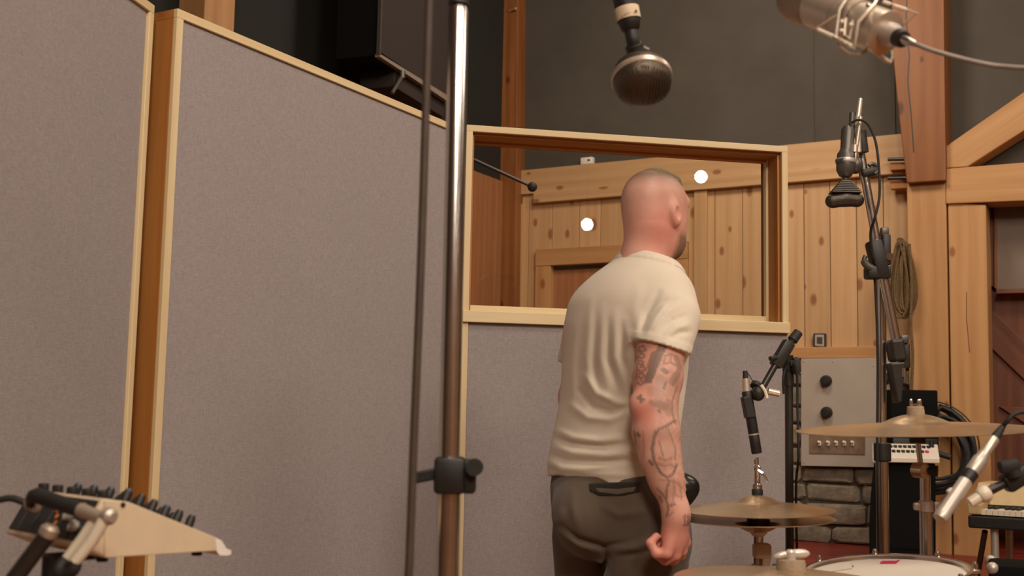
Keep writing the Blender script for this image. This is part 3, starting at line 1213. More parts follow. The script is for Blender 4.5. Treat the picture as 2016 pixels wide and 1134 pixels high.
def px_line(pts, Y):
    return [(p.x, p.z) for p in (P(x, y, Y) for x, y in pts)]


def to_px(V):
    """project points to the photograph's frame (numpy)"""
    R = np.array(CR)
    q = (V - np.array(CAM)) @ R
    return 1008 + FPX * q[:, 0] / -q[:, 2], 567 - FPX * q[:, 1] / -q[:, 2]


# ---- materials of the man
def skin_material():
    T = NT('skin')
    tc = T.n('ShaderNodeTexCoord')
    nz = T.n('ShaderNodeTexNoise', i_Scale=16.0, i_Detail=4.0)
    T.l(tc.outputs['Object'], nz.inputs['Vector'])
    r = T.ramp(nz.outputs['Fac'], [(0.3, srgb(208, 152, 134)), (0.7, srgb(224, 174, 156))])

    def att(n):
        a = T.n('ShaderNodeAttribute')
        a.attribute_name = n
        return a.outputs['Fac']
    c = T.mix(att('flush'), r.outputs[0], srgb(206, 104, 92))
    n2 = T.n('ShaderNodeTexNoise', i_Scale=400.0, i_Detail=2.0)
    T.l(tc.outputs['Object'], n2.inputs['Vector'])
    st = T.math('MULTIPLY', att('stubble'), T.math('MULTIPLY_ADD', n2.outputs['Fac'], 0.8))
    c = T.mix(st, c, srgb(92, 80, 62))
    c = T.mix(att('tattoo'), c, srgb(98, 88, 78))
    T.l(c, T.b.inputs['Base Color'])
    T.b.inputs['Roughness'].default_value = 0.5
    T.b.inputs['Subsurface Weight'].default_value = 0.08
    T.b.inputs['Subsurface Radius'].default_value = (0.01, 0.004, 0.002)
    return T.m


def cloth_mat(name, c1, c2, sc=700.0, rough=0.9):
    T = NT(name)
    tc = T.n('ShaderNodeTexCoord')
    nz = T.n('ShaderNodeTexNoise', i_Scale=sc, i_Detail=2.0)
    T.l(tc.outputs['Object'], nz.inputs['Vector'])
    n2 = T.n('ShaderNodeTexNoise', i_Scale=6.0, i_Detail=3.0)
    T.l(tc.outputs['Object'], n2.inputs['Vector'])
    f = T.math('ADD', T.math('MULTIPLY', nz.outputs['Fac'], 0.6), T.math('MULTIPLY', n2.outputs['Fac'], 0.4))
    r = T.ramp(f, [(0.35, c2), (0.65, c1)])
    T.l(r.outputs[0], T.b.inputs['Base Color'])
    T.b.inputs['Roughness'].default_value = rough
    T.b.inputs['Specular IOR Level'].default_value = 0.2
    T.b.inputs['Sheen Weight'].default_value = 0.15
    bp = T.n('ShaderNodeBump', i_Strength=0.2, i_Distance=0.0008)
    T.l(nz.outputs['Fac'], bp.inputs['Height'])
    T.l(bp.outputs[0], T.b.inputs['Normal'])
    return T.m


M_['skin'] = skin_material()
M_['shirt'] = cloth_mat('cream_jersey', srgb(224, 213, 196), srgb(212, 200, 182))
M_['trousers'] = cloth_mat('charcoal_twill', srgb(104, 92, 80), srgb(88, 78, 68), 900)
M_['pocket'] = cloth_mat('dark_pocket_cloth', srgb(52, 46, 40), srgb(40, 36, 32), 900)
M_['hair'] = plain('short_brown_hair', srgb(112, 98, 78), rough=0.9, var=0.4, scale=260, bump=0.6)
M_['beard'] = plain('brown_beard', srgb(110, 76, 56), rough=0.95, var=0.4, scale=260, bump=0.6)
M_['shoe'] = plain('dark_shoe_leather', srgb(48, 42, 38), rough=0.5)

YM = 2.80
TH = math.radians(50)
Fv = Vector((math.sin(TH), math.cos(TH), 0))       # the way he faces
Rv = Vector((math.cos(TH), -math.sin(TH), 0))      # his right
KP = math.sqrt(Rv.x ** 2 + (0.70 * Fv.x) ** 2)     # silhouette half width of an ellipse a x 0.7a


def row(py, l, r, Y=YM, ratio=0.70):
    a0, b0 = P(l, py, Y), P(r, py, Y)
    w = (b0.x - a0.x) / 2
    a = w / math.sqrt(Rv.x ** 2 + (ratio * Fv.x) ** 2)
    return ((a0.z + b0.z) / 2, (a0.x + b0.x) / 2, Y, a, a * ratio)


def q(px, py, Y=YM):
    return P(px, py, Y)


torso = smooth_rows([row(486, 1230, 1312), row(505, 1222, 1318), row(520, 1198, 1328), row(540, 1170, 1338), row(560, 1148, 1344), row(590, 1126, 1348),
                     row(640, 1114, 1346), row(720, 1111, 1346), row(790, 1106, 1337), row(830, 1098, 1331), row(870, 1089, 1327),
                     row(915, 1081, 1326), row(952, 1083, 1324)], 60)
hips = smooth_rows([row(925, 1092, 1320), row(960, 1086, 1334), row(1000, 1088, 1345), row(1040, 1095, 1347), row(1075, 1105, 1346), row(1092, 1125, 1336)], 30)

# right arm (near the camera) and left arm (in front of him)
SR, ER, WR = q(1322, 616, 2.68), q(1289, 798, 2.575), q(1330, 1003, 2.545)
armR = [(SR, .048), (q(1301, 690, 2.635), .0505), (q(1295, 745, 2.60), .0515), (ER, .046), (q(1292, 850, 2.565), .0480), (q(1300, 900, 2.555), .0420),
        (q(1312, 945, 2.55), .0345), (WR, .0255), (q(1333, 1020, 2.545), .0265)]
SL, EL, WL_ = q(1148, 615, 2.93), q(1134, 783, 2.97), q(1262, 905, 3.05)
armL = [(q(1172, 650, 2.92), .042), (q(1146, 705, 2.95), .043), (EL, .041), (q(1190, 828, 2.99), .043), (WL_, .027)]

HC_ = q(1291, 403, 2.80)                           # middle of the skull
hTH = math.radians(50)
hF = Vector((math.sin(hTH), math.cos(hTH), 0.0))
hR = Vector((math.cos(hTH), -math.sin(hTH), 0))
HAX = np.array([hR, hF, UP])


def hd(f, r, u):
    return HC_ + hF * f + hR * r + UP * u


def finger(fd, pts, rs):
    fd.chain(pts, rs, 0.004)


def build_body():
    fd = Field((0.02, 2.42, -0.02), (0.62, 3.28, 1.84), 0.0034)
    # legs and trunk core (under the clothes)
    fd.column(torso, Fv, Rv, -0.012, 0.0, clip=lambda X, Y, Z: Z - q(1262, 520).z)
    fd.column(hips, Fv, Rv, -0.012, 0.02)
    hipR, hipL = q(1270, 1045, 2.72), q(1165, 1045, 2.89)
    LEG['R'] = [hipR + Vector((0, 0, -0.03)), Vector((hipR.x + 0.005, hipR.y + 0.03, 0.5)), Vector((hipR.x - 0.01, hipR.y - 0.0, 0.10))]
    LEG['L'] = [hipL + Vector((0, 0, -0.03)), Vector((hipL.x + 0.02, hipL.y + 0.06, 0.5)), Vector((hipL.x + 0.02, hipL.y + 0.04, 0.10))]
    for s in 'RL':
        fd.chain(LEG[s], [0.082, 0.052, 0.038], 0.02)
        fd.chain([LEG[s][2], LEG[s][2] + Fv * 0.15 - UP * 0.055], [0.04, 0.03], 0.02)
    # neck
    fd.cone(hd(-0.022, 0.0, -0.060), q(1262, 535), 0.052, 0.060, 0.02)
    # skull, face
    fd.ell(HC_, (0.0690, 0.0850, 0.0850), HAX, 0.0)
    fd.ell(hd(-0.030, 0, 0.008), (0.060, 0.060, 0.064), HAX, 0.02)
    fd.ell(hd(-0.036, 0, -0.045), (0.054, 0.046, 0.052), HAX, 0.025)
    fd.ell(hd(0.018, 0, -0.062), (0.0545, 0.064, 0.064), HAX, 0.03)
    fd.ell(hd(0.040, 0, -0.098), (0.036, 0.040, 0.028), HAX, 0.03)
    fd.cone(hd(0.066, 0.034, 0.010), hd(0.066, -0.034, 0.010), 0.010, 0.010, 0.02)
    fd.cone(hd(0.078, 0, 0.000), hd(0.094, 0, -0.040), 0.009, 0.012, 0.012)
    fd.ell(hd(0.082, 0.010, -0.044), (0.008, 0.009, 0.007), HAX, 0.008)
    fd.ell(hd(0.082, -0.010, -0.044), (0.008, 0.009, 0.007), HAX, 0.008)
    fd.ell(hd(0.073, 0, -0.070), (0.020, 0.009, 0.006), HAX, 0.006)
    fd.ell(hd(0.072, 0, -0.080), (0.017, 0.009, 0.006), HAX, 0.006)
    for s in (1, -1):
        fd.ell(hd(0.078, 0.028 * s, -0.004), (0.014, 0.012, 0.009), HAX, 0.0, cut=True)
        fd.ell(hd(0.068, 0.028 * s, -0.005), (0.012, 0.012, 0.012), HAX, 0.0)
        # ear: rim, lobe, hollow
        ec = hd(-0.006, 0.070 * s, -0.030)
        tilt = (hF * -0.25 + UP).normalized()
        ea = np.array([hR * s, tilt.cross(hR), tilt])
        fd.ell(ec, (0.0105, 0.0175, 0.0315), ea, 0.008)
        fd.ell(ec + hR * 0.009 * s + hF * 0.002 - UP * 0.001, (0.006, 0.0085, 0.017), ea, 0.0, cut=True)
    # arms
    fd.chain([a for a, _ in armR], [b for _, b in armR], 0.022)
    fd.ell(q(1257, 797, 2.555), (0.019, 0.020, 0.023), None, 0.02)
    fd.chain([a for a, _ in armL], [b for _, b in armL], 0.022)
    # right hand, closed: the little finger nearest the camera
    for (kx, ky, Y) in ((1349, 1066, 2.590), (1342, 1082, 2.570), (1329, 1092, 2.550), (1312, 1090, 2.530)):
        fd.cone(WR + Vector((0, 0, -0.015)), q(kx, ky, Y), 0.021, 0.0125, 0.014)
    fd.ell(q(1325, 1055, 2.555), (0.026, 0.022, 0.034), None, 0.014)
    finger(fd, [q(1312, 1090, 2.530), q(1292, 1090, 2.530), q(1280, 1069, 2.535), q(1292, 1056, 2.545)], [.0118, .0105, .0092, .0085])
    finger(fd, [q(1329, 1094, 2.550), q(1310, 1103, 2.555), q(1290, 1090, 2.560), q(1297, 1070, 2.565)], [.0122, .0112, .0098, .009])
    finger(fd, [q(1342, 1086, 2.570), q(1326, 1103, 2.580), q(1306, 1096, 2.585), q(1308, 1074, 2.590)], [.0122, .0112, .0098, .009])
    finger(fd, [q(1349, 1070, 2.590), q(1340, 1094, 2.600), q(1322, 1094, 2.610), q(1320, 1074, 2.610)], [.0118, .0108, .0096, .009])
    finger(fd, [q(1334, 1024, 2.580), q(1330, 1050, 2.620), q(1318, 1072, 2.630), q(1306, 1080, 2.625)], [.014, .0125, .011, .0095])
    # left hand closed round the pouch
    hl = (q(1300, 935, 3.06) - WL_).normalized()
    pal = WL_ + hl * 0.055
    fd.cone(WL_, pal + hl * 0.02, 0.024, 0.030, 0.015)
    for k in range(4):
        b = pal + hl * 0.03 + UP * (0.026 - 0.018 * k)
        finger(fd, [b, b + hl * 0.035 + Vector((0.01, 0.022, 0)), b + hl * 0.055 + Vector((0.0, -0.004, 0)), b + hl * 0.045 + Vector((0.0, -0.022, 0))],
               [.011, .0102, .009, .008])
    tb = pal + UP * 0.024 - hl * 0.01
    finger(fd, [tb, tb + hl * 0.025 + Vector((0, -0.022, 0.016)), tb + hl * 0.05 + Vector((0, -0.03, 0.012))], [.013, .011, .009])
    return fd.mesh()


LEG = {}
V, F = build_body()
px, py = to_px(V)
front = V[:, 1] < 2.80


def mask(pts, w, soft=1.5):
    """strength of a line drawn through photo points, in pixels"""
    d = np.full(len(V), 99.0)
    for (ax, ay), (bx, by) in zip(pts[:-1], pts[1:]):
        ex, ey = bx - ax, by - ay
        t = np.clip(((px - ax) * ex + (py - ay) * ey) / (ex * ex + ey * ey + 1e-9), 0, 1)
        d = np.minimum(d, np.hypot(px - ax - t * ex, py - ay - t * ey))
    return np.clip(1 - (d - w / 2) / soft, 0, 1)


arm = front & (py > 655) & (py < 1040) & (px > 1225) & (px < 1372)
tat = np.zeros(len(V))


def ink(pts, w, s=0.6, soft=1.5):
    global tat
    tat = np.maximum(tat, mask(pts, w, soft) * s)


# bold bars and facade on the upper arm
ink([(1304, 682), (1290, 715), (1277, 746)], 15, 0.62)
ink([(1290, 700), (1283, 722)], 18, 0.55)
ink([(1274, 740), (1271, 752)], 6, 0.6)
ink([(1284, 738), (1281, 752)], 4, 0.55)
for a in ([(1310, 700), (1322, 697), (1334, 706), (1338, 724)], [(1308, 716), (1320, 714), (1336, 722)], [(1310, 700), (1306, 718)], [(1321, 698), (1320, 714)]):
    ink(a, 3.0, 0.42)
ink([(1306, 728), (1312, 732)], 9, 0.5)
ink([(1331, 704), (1338, 722), (1334, 740), (1326, 756)], 9, 0.42)
ink([(1330, 738), (1322, 752)], 11, 0.36)
ink([(1311, 753), (1307, 764)], 4.5, 0.55)
ink([(1300, 745), (1298, 790)], 14, 0.24, 5)
ink([(1285, 770), (1316, 772)], 16, 0.20, 6)
# writing at the back of the upper arm
for k in range(6):
    y = 684 + k * 13
    ink([(1258 + (k % 2) * 4, y), (1266, y - 4 + (k % 3) * 3), (1272 - (k % 3) * 3, y + 5), (1262, y + 9), (1256, y + 5)], 2.6, 0.5)
ink([(1256, 705), (1252, 745)], 3, 0.4)
# cross, diamonds
ink([(1256, 783), (1267, 787)], 5, 0.62)
ink([(1261, 779), (1262, 792)], 4.5, 0.62)
ink([(1298, 796), (1310, 801)], 14, 0.38, 3)
ink([(1297, 808), (1299, 810)], 5, 0.55)
ink([(1315, 790), (1318, 815)], 10, 0.3, 3)
ink([(1282, 792), (1288, 796)], 7, 0.32, 3)
ink([(1333, 760), (1323, 790), (1324, 815), (1330, 834)], 2.4, 0.45)
# curling shape on the forearm
big = [(1330, 828), (1312, 838), (1296, 846), (1287, 862), (1283, 884), (1288, 908), (1300, 930), (1314, 941), (1326, 932), (1332, 915)]
ink(big, 3.6, 0.6)
ink([(1290, 850), (1285, 880), (1286, 900)], 5.5, 0.5)
ink([(1298, 868), (1303, 890), (1306, 898)], 2.4, 0.5)
ink([(1314, 842), (1322, 862), (1330, 885), (1329, 905)], 2.2, 0.45)
ink([(1304, 850), (1316, 862), (1322, 890)], 16, 0.20, 8)
ink([(1298, 902), (1310, 906), (1322, 902)], 3.4, 0.38)
ink([(1296, 912), (1308, 918), (1320, 914), (1328, 920)], 3, 0.38)
ink([(1279, 908), (1284, 914)], 5, 0.6)
ink([(1255, 855), (1258, 858)], 6, 0.6)
ink([(1248, 848), (1252, 875)], 2.2, 0.5)
ink([(1266, 848), (1268, 880), (1266, 905)], 1.6, 0.3)
# branches down to the wrist
ink([(1318, 945), (1312, 965), (1312, 985), (1316, 1002), (1312, 1016)], 3.2, 0.58)
ink([(1294, 962), (1306, 975), (1314, 992)], 2.6, 0.5)
ink([(1299, 978), (1303, 988)], 4, 0.45)
ink([(1326, 944), (1328, 966), (1324, 990)], 2.4, 0.38)
ink([(1316, 996), (1328, 993)], 4.0, 0.5)
ink([(1300, 945), (1330, 948), (1342, 960)], 3, 0.35)
ink([(1330, 975), (1344, 978)], 2.4, 0.35)
ink([(1338, 950), (1342, 985)], 2.4, 0.3)
ink([(1313, 1018), (1326, 1008)], 2.0, 0.4)
wash = 0.22 * np.clip((px - 1280) / 20, 0, 1) * np.clip((py - 690) / 20, 0, 1) * np.clip((965 - py) / 30, 0, 1)
wash *= 0.6 + 0.4 * np.sin(px * 0.35 + 2 * np.sin(py * 0.11)) * np.sin(py * 0.28 + 1.5 * np.sin(px * 0.17))
tat = np.maximum(tat, wash) + 0.3 * np.minimum(tat, wash)
tat = np.clip(tat * 1.25, 0, 0.85)
tat *= arm
# the digits 1 and 8 by the wrist
dig = np.zeros(len(V))
for a in ([(1349, 1014), (1348, 1034)], [(1345, 1034), (1351, 1034)], [(1345, 1018), (1349, 1014)],
          [(1355, 1014), (1352, 1018), (1356, 1023), (1353, 1028), (1354, 1034), (1357, 1030), (1356, 1023), (1358, 1018), (1355, 1014)]):
    dig = np.maximum(dig, mask(a, 2.0, 1.2))
tat = np.maximum(tat, dig * front * (py > 1005) * 0.75)
# flush: head side, neck, elbow, hand
fl = np.zeros(len(V))
fl = np.maximum(fl, 0.55 * np.exp(-(((px - 1262) / 34) ** 2 + ((py - 812) / 26) ** 2)) * front)
fl = np.maximum(fl, 0.4 * np.clip((py - 1000) / 50, 0, 1) * (px > 1250))
fl = np.maximum(fl, 0.34 * np.exp(-(((px - 1300) / 50) ** 2 + ((py - 450) / 60) ** 2)) * (py < 560))
fl = np.maximum(fl, 0.22 * np.clip((900 - py) / 120, 0, 1) * np.clip((1285 - px) / 25, 0, 1) * front * (py > 655))
# stubble over the shaved skull
zc = (V[:, 2] - HC_.z)
fw = (V - np.array(HC_)) @ np.array(hF)
stub = (0.45 * np.clip((zc + 0.045) / 0.06, 0, 1) + 1.15 * np.clip((zc - 0.030) / 0.035, 0, 1)) * np.clip((0.062 - fw + zc * 0.1) / 0.03, 0, 1) * (zc > -0.08) * 0.55
beardm = np.clip((-zc - 0.062) / 0.02, 0, 1) * np.clip((fw - 0.012) / 0.02, 0, 1) * (zc > -0.15) * 0.8
person = net_object('person', V, F, M_['skin'], None, (q(1215, 1000).x, YM, 0.0), {'tattoo': tat, 'flush': fl, 'stubble': np.maximum(stub, beardm)})
tag(person, 'man in cream t-shirt with tattooed forearm, seen from behind', 'person')
body_bvh = BVHTree.FromPolygons([tuple(v) for v in V[:: 1]], [tuple(f) for f in F]) if False else None


# ---- t-shirt
def build_shirt():
    fd = Field((0.06, 2.45, 1.0), (0.52, 3.16, 1.66), 0.0036)
    cz = q(1264, 508)
    nn = (UP + Fv * 0.34 + Rv * 0.10).normalized()

    def neck(X, Y, Z):
        return (X - cz.x) * nn.x + (Y - cz.y) * nn.y + (Z - cz.z) * nn.z

    def hem(X, Y, Z):
        zz = q(1200, 944).z
        return (zz + 0.010 * np.sin((X - 0.1) * 26.0) + 0.004 * np.sin(X * 70)) - Z
    fd.column(torso, Fv, Rv, 0.003, 0.0, clip=lambda X, Y, Z: np.maximum(neck(X, Y, Z), hem(X, Y, Z)))

    def sleeve(pts, rs, end, axis):
        pts = [np.array(p) for p in pts]
        lo = np.min(pts, 0) - 0.12
        hi = np.max(pts, 0) + 0.12
        sl, X, Y, Z = fd.sub(lo, hi)
        d = np.full(np.broadcast(X, Y, Z).shape, 9.0)
        for i in range(len(pts) - 1):
            a, b = pts[i], pts[i + 1]
            ab = b - a
            t = np.clip(((X - a[0]) * ab[0] + (Y - a[1]) * ab[1] + (Z - a[2]) * ab[2]) / (ab ** 2).sum(), 0, 1)
            d = np.minimum(d, np.sqrt((X - a[0] - t * ab[0]) ** 2 + (Y - a[1] - t * ab[1]) ** 2 + (Z - a[2] - t * ab[2]) ** 2) - (rs[i] + (rs[i + 1] - rs[i]) * t))
        e = (X - end.x) * axis.x + (Y - end.y) * axis.y + (Z - end.z) * axis.z
        d = d - 0.0018 * ((e > -0.019) & (e < 0.0))
        d = np.maximum(d, e)
        fd.put(sl, d, 0.030)
    ax = Vector((-0.10, -0.04, -1)).normalized()
    sleeve([q(1312, 590, 2.72), q(1320, 625, 2.68), q(1302, 690, 2.633), q(1296, 745, 2.60)], [.066, .069, .0640, .0630], q(1304, 684, 2.635), (Vector((-0.27, 0.0, -1))).normalized())
    sleeve([q(1178, 612, 2.88), q(1158, 640, 2.93), q(1142, 700, 2.95), q(1138, 740, 2.96)], [.062, .058, .054, .054], q(1141, 715, 2.955), Vector((-0.05, 0.05, -1)).normalized())
    # cloth folds on the side seen from behind: ridges (+) and grooves (-), drawn as lines on the cloth
    X = fd.ax[0][:, None]
    Z = fd.ax[2][None, :]
    disp = np.zeros((fd.n[0], fd.n[2]))

    def fold(pts, amp, w, Y=2.66):
        nonlocal disp
        ln = px_line(pts, Y)
        disp = disp + 1.45 * amp * seg_fold(X, Z, ln, w)
    # long folds down the back
    fold([(1168, 570), (1158, 700), (1166, 800)], 0.0026, 0.009)
    fold([(1190, 590), (1184, 700), (1204, 790)], 0.0026, 0.010)
    fold([(1212, 600), (1212, 700), (1240, 780)], 0.0034, 0.010)
    fold([(1232, 620), (1236, 700), (1254, 760)], 0.0030, 0.009)
    fold([(1178, 610), (1172, 720), (1184, 800)], -0.0022, 0.007)
    fold([(1200, 620), (1198, 710), (1224, 785)], -0.0028, 0.007)
    fold([(1224, 630), (1225, 705), (1250, 770)], -0.0026, 0.007)
    fold([(1140, 620), (1130, 720), (1134, 820)], 0.0022, 0.010)
    # sweeping folds gathered at the elbow
    fold([(1150, 730), (1178, 775), (1215, 793), (1245, 796)], 0.0060, 0.009)
    fold([(1140, 760), (1170, 800), (1205, 812), (1245, 800)], -0.0050, 0.007)
    fold([(1122, 790), (1160, 822), (1200, 826), (1242, 808)], 0.0050, 0.009)
    fold([(1230, 800), (1246, 830), (1250, 870)], 0.0040, 0.008)
    # horizontal folds over the waist
    fold([(1096, 845), (1130, 862), (1180, 868), (1245, 858)], 0.0050, 0.008)
    fold([(1092, 862), (1130, 876), (1190, 880), (1250, 872)], -0.0050, 0.006)
    fold([(1090, 880), (1130, 893), (1190, 896), (1256, 888)], 0.0055, 0.008)
    fold([(1086, 898), (1120, 910), (1180, 912), (1258, 904)], -0.0048, 0.006)
    fold([(1082, 912), (1110, 926), (1150, 925), (1200, 916)], 0.0060, 0.009)
    fold([(1100, 940), (1150, 934), (1265, 934)], 0.0022, 0.006)
    # armpit and sleeve creases
    fold([(1300, 570), (1272, 620), (1254, 670)], -0.0060, 0.008)
    fold([(1305, 598), (1284, 630), (1266, 660)], 0.0045, 0.007)
    fold([(1338, 600), (1306, 620), (1276, 655)], 0.0038, 0.006)
    fold([(1350, 622), (1316, 636), (1290, 660)], -0.0034, 0.005)
    fold([(1356, 640), (1322, 650), (1296, 668)], 0.0034, 0.006)
    fold([(1262, 550), (1248, 610), (1250, 680)], 0.0026, 0.014)
    fold([(1250, 690), (1242, 740), (1244, 790)], -0.0045, 0.007)
    fold([(1330, 585), (1300, 602), (1268, 640)], -0.0030, 0.005)
    fold([(1362, 655), (1330, 660), (1302, 676)], -0.0026, 0.005)
    fold([(1345, 575), (1315, 590), (1290, 620)], 0.0030, 0.007)
    # collar rib
    camside = (fd.ax[1] < 2.86)[None, :, None]
    fd.D -= (disp[:, None, :] * camside).astype(np.float32)
    sl, X3, Y3, Z3 = fd.sub((0, 2.4, cz.z - 0.1), (0.6, 3.2, cz.z + 0.1))
    nk = neck(X3, Y3, Z3)
    fd.D[sl] -= (0.0038 * ((nk > -0.019) & (nk < 0.002))).astype(np.float32)
    return fd.mesh(6)


Vs, Fs = build_shirt()
shirt = net_object('t_shirt', Vs, Fs, M_['shirt'], person)
shirt['label'] = 'loose cream short-sleeved t-shirt'


# ---- trousers
def build_trousers():
    fd = Field((0.04, 2.48, 0.03), (0.56, 3.16, 1.14), 0.0042)
    fd.column(hips, Fv, Rv, 0.002, 0.0, clip=lambda X, Y, Z: Z - q(1200, 930).z)
    fd.ell(q(1160, 1012, 2.74), (0.085, 0.085, 0.085), None, 0.05)
    fd.ell(q(1262, 1012, 2.70), (0.080, 0.085, 0.085), None, 0.05)
    fd.chain(LEG['R'], [0.098, 0.078, 0.070], 0.03)
    fd.chain(LEG['L'], [0.095, 0.078, 0.070], 0.03)
    X = fd.ax[0][:, None]
    Z = fd.ax[2][None, :]
    disp = np.zeros((fd.n[0], fd.n[2]))
    for pts, amp, w in (([(1098, 1030), (1140, 1062), (1190, 1076), (1240, 1062)], -0.006, 0.006), ([(1190, 1070), (1197, 1100), (1195, 1140)], -0.008, 0.007),
                        ([(1100, 1050), (1140, 1078), (1185, 1092)], 0.004, 0.008), ([(1205, 1082), (1250, 1072), (1290, 1052)], 0.005, 0.008),
                        ([(1205, 1096), (1260, 1086), (1300, 1070)], -0.004, 0.006), ([(1130, 960), (1128, 1000), (1140, 1050)], 0.003, 0.010),
                        ([(1180, 990), (1215, 1010), (1275, 1000)], 0.004, 0.010), ([(1280, 985), (1285, 1020), (1280, 1060)], -0.003, 0.008),
                        ([(1110, 1000), (1100, 1040)], 0.003, 0.008), ([(1160, 952), (1260, 950)], -0.002, 0.003)):
        disp = disp + 1.5 * amp * seg_fold(X, Z, px_line(pts, 2.66), w)
    fd.D -= (disp[:, None, :] * (fd.ax[1] < 2.84)[None, :, None]).astype(np.float32)
    # hollow leg ends
    return fd.mesh()


Vt, Ft = build_trousers()
trous = net_object('trousers', Vt, Ft, M_['trousers'], person)
trous['label'] = 'charcoal trousers with a back pocket'
bvt = BVHTree.FromPolygons([tuple(v) for v in Vt], [tuple(f) for f in Ft])


def patch(name, top, bot, n, m, bvh, mat, parent, lift=0.0016):
    """strip of cloth lying on a surface: top and bottom edges given in photo points"""
    def at(line, t):
        s = t * (len(line) - 1)
        i = min(int(s), len(line) - 2)
        f = s - i
        return (line[i][0] * (1 - f) + line[i + 1][0] * f, line[i][1] * (1 - f) + line[i + 1][1] * f)
    vs, fs = [], []
    for i in range(n + 1):
        a, b = at(top, i / n), at(bot, i / n)
        for j in range(m + 1):
            x, y = a[0] + (b[0] - a[0]) * j / m, a[1] + (b[1] - a[1]) * j / m
            d = ray(x, y).normalized()
            h = bvh.ray_cast(CAM, d)
            p = h[0] if h[0] is not None else P(x, y, 2.62)
            vs.append(p - d * lift)
    for i in range(n):
        for j in range(m):
            a = i * (m + 1) + j
            fs.append((a, a + 1, a + m + 2, a + m + 1))
    me = bpy.data.meshes.new(name)
    o0 = ORI[parent.name]
    me.from_pydata([tuple(v - o0) for v in vs], [], fs)
    me.polygons.foreach_set('use_smooth', [True] * len(fs))
    me.materials.append(mat)
    o = link(name, me, None, parent, None, o0)
    sd = o.modifiers.new('solid', 'SOLIDIFY')
    sd.thickness = 0.0012
    sd.offset = 1
    return o


patch('pocket', [(1160, 952), (1210, 950), (1260, 949)], [(1161, 966), (1180, 976), (1225, 976), (1260, 968)], 16, 4, bvt, M_['pocket'], trous)
patch('pocket_flap', [(1172, 961), (1215, 963), (1252, 959)], [(1176, 969), (1215, 974), (1248, 968)], 12, 3, bvt, M_['trousers'], trous, 0.0032)

# ---- shoes
for s in 'RL':
    a = LEG[s][2]
    fdd = Field((a.x - 0.2, a.y - 0.25, -0.01), (a.x + 0.32, a.y + 0.35, 0.2), 0.006)
    ft_ = Vector((a.x, a.y, 0))
    fdd.chain([ft_ - Fv * 0.03 + UP * 0.045, ft_ + Fv * 0.10 + UP * 0.042, ft_ + Fv * 0.18 + UP * 0.036], [0.044, 0.046, 0.036], 0.02)
    fdd.cone(ft_ + UP * 0.06, ft_ + UP * 0.12, 0.046, 0.043, 0.02)
    sl, X3, Y3, Z3 = fdd.sub((-9, -9, -9), (9, 9, 9))
    fdd.D[sl] = np.maximum(fdd.D[sl], 0.002 - Z3 + 0 * X3 + 0 * Y3)
    v_, f_ = fdd.mesh()
    net_object('shoe', v_, f_, M_['shoe'], person)

# ---- short hair on the crown, beard
fh = Field(np.array(HC_) - 0.13, np.array(HC_) + 0.13, 0.0028)
fh.ell(HC_ + UP * 0.0006, (0.0705, 0.0868, 0.0888), HAX, 0.0)
fh.ell(hd(0.046, 0.0, 0.064), (0.034, 0.026, 0.016), HAX, 0.008)
sl, X3, Y3, Z3 = fh.sub((-9, -9, -9), (9, 9, 9))
lat = (X3 - HC_.x) * hR.x + (Y3 - HC_.y) * hR.y + 0 * Z3
fwd = (X3 - HC_.x) * hF.x + (Y3 - HC_.y) * hF.y + 0 * Z3
fh.D = np.maximum(fh.D, np.maximum(np.abs(lat) - 0.040, np.maximum((HC_.z + 0.052 - fwd * 0.05) - Z3, np.maximum(-fwd - 0.045, fwd - 0.072)))).astype(np.float32)
v_, f_ = fh.mesh()
net_object('hair', v_, f_, M_['hair'], person)['label'] = 'short strip of dark hair on the crown'
fb = Field(np.array(hd(0.04, 0, -0.09)) - 0.10, np.array(hd(0.04, 0, -0.09)) + 0.10, 0.0028)
fb.ell(hd(0.040, 0, -0.100), (0.040, 0.0450, 0.034), HAX, 0.01)
sl, X3, Y3, Z3 = fb.sub((-9, -9, -9), (9, 9, 9))
fwd = (X3 - HC_.x) * hF.x + (Y3 - HC_.y) * hF.y + 0 * Z3
fb.D = np.maximum(fb.D, np.maximum(0.022 - fwd - 0.0 * Z3, Z3 - (HC_.z - 0.075) + 0 * fwd)).astype(np.float32)
v_, f_ = fb.mesh()
net_object('beard', v_, f_, M_['beard'], person)

# ---- black pouch at his left hand
fp = Field(np.array(q(1352, 962, 3.08)) - 0.14, np.array(q(1352, 962, 3.08)) + 0.14, 0.004)
fp.chain([q(1322, 958, 3.10), q(1345, 958, 3.10), q(1356, 960, 3.10)], [0.028, 0.031, 0.028], 0.02)
fp.chain([q(1330, 990, 3.10), q(1343, 984, 3.10)], [0.022, 0.022], 0.03)
v_, f_ = fp.mesh()
M_['leather'] = plain('glossy_black_leather', srgb(30, 30, 31), rough=0.28, var=0.2)
po = net_object('pouch', v_, f_, M_['leather'], None, tuple(q(1350, 990, 3.10)))
tag(po, 'glossy rounded black pouch held beside the tattooed wrist', 'pouch')
# ================================================================== STANDS, MICROPHONES, DRUMS
def tripod(mb, c, h, spread, r=0.009, a0=0.3):
    """three legs from a hub at height h"""
    for k in range(3):
        a = a0 + k * 2 * math.pi / 3
        f = Vector((c.x + math.cos(a) * spread, c.y + math.sin(a) * spread, 0.012))
        yield [Vector((c.x, c.y, h)), f]


def legs(root, c, h, spread, mat, r=0.009, a0=0.3):
    for p in tripod(None, c, h, spread, r, a0):
        MB().tube(p, r, 8).build('leg', mat, root)
        MB().ball(p[1], 0.014, 8, 6).build('rubber_foot', M_['rubber'], root)


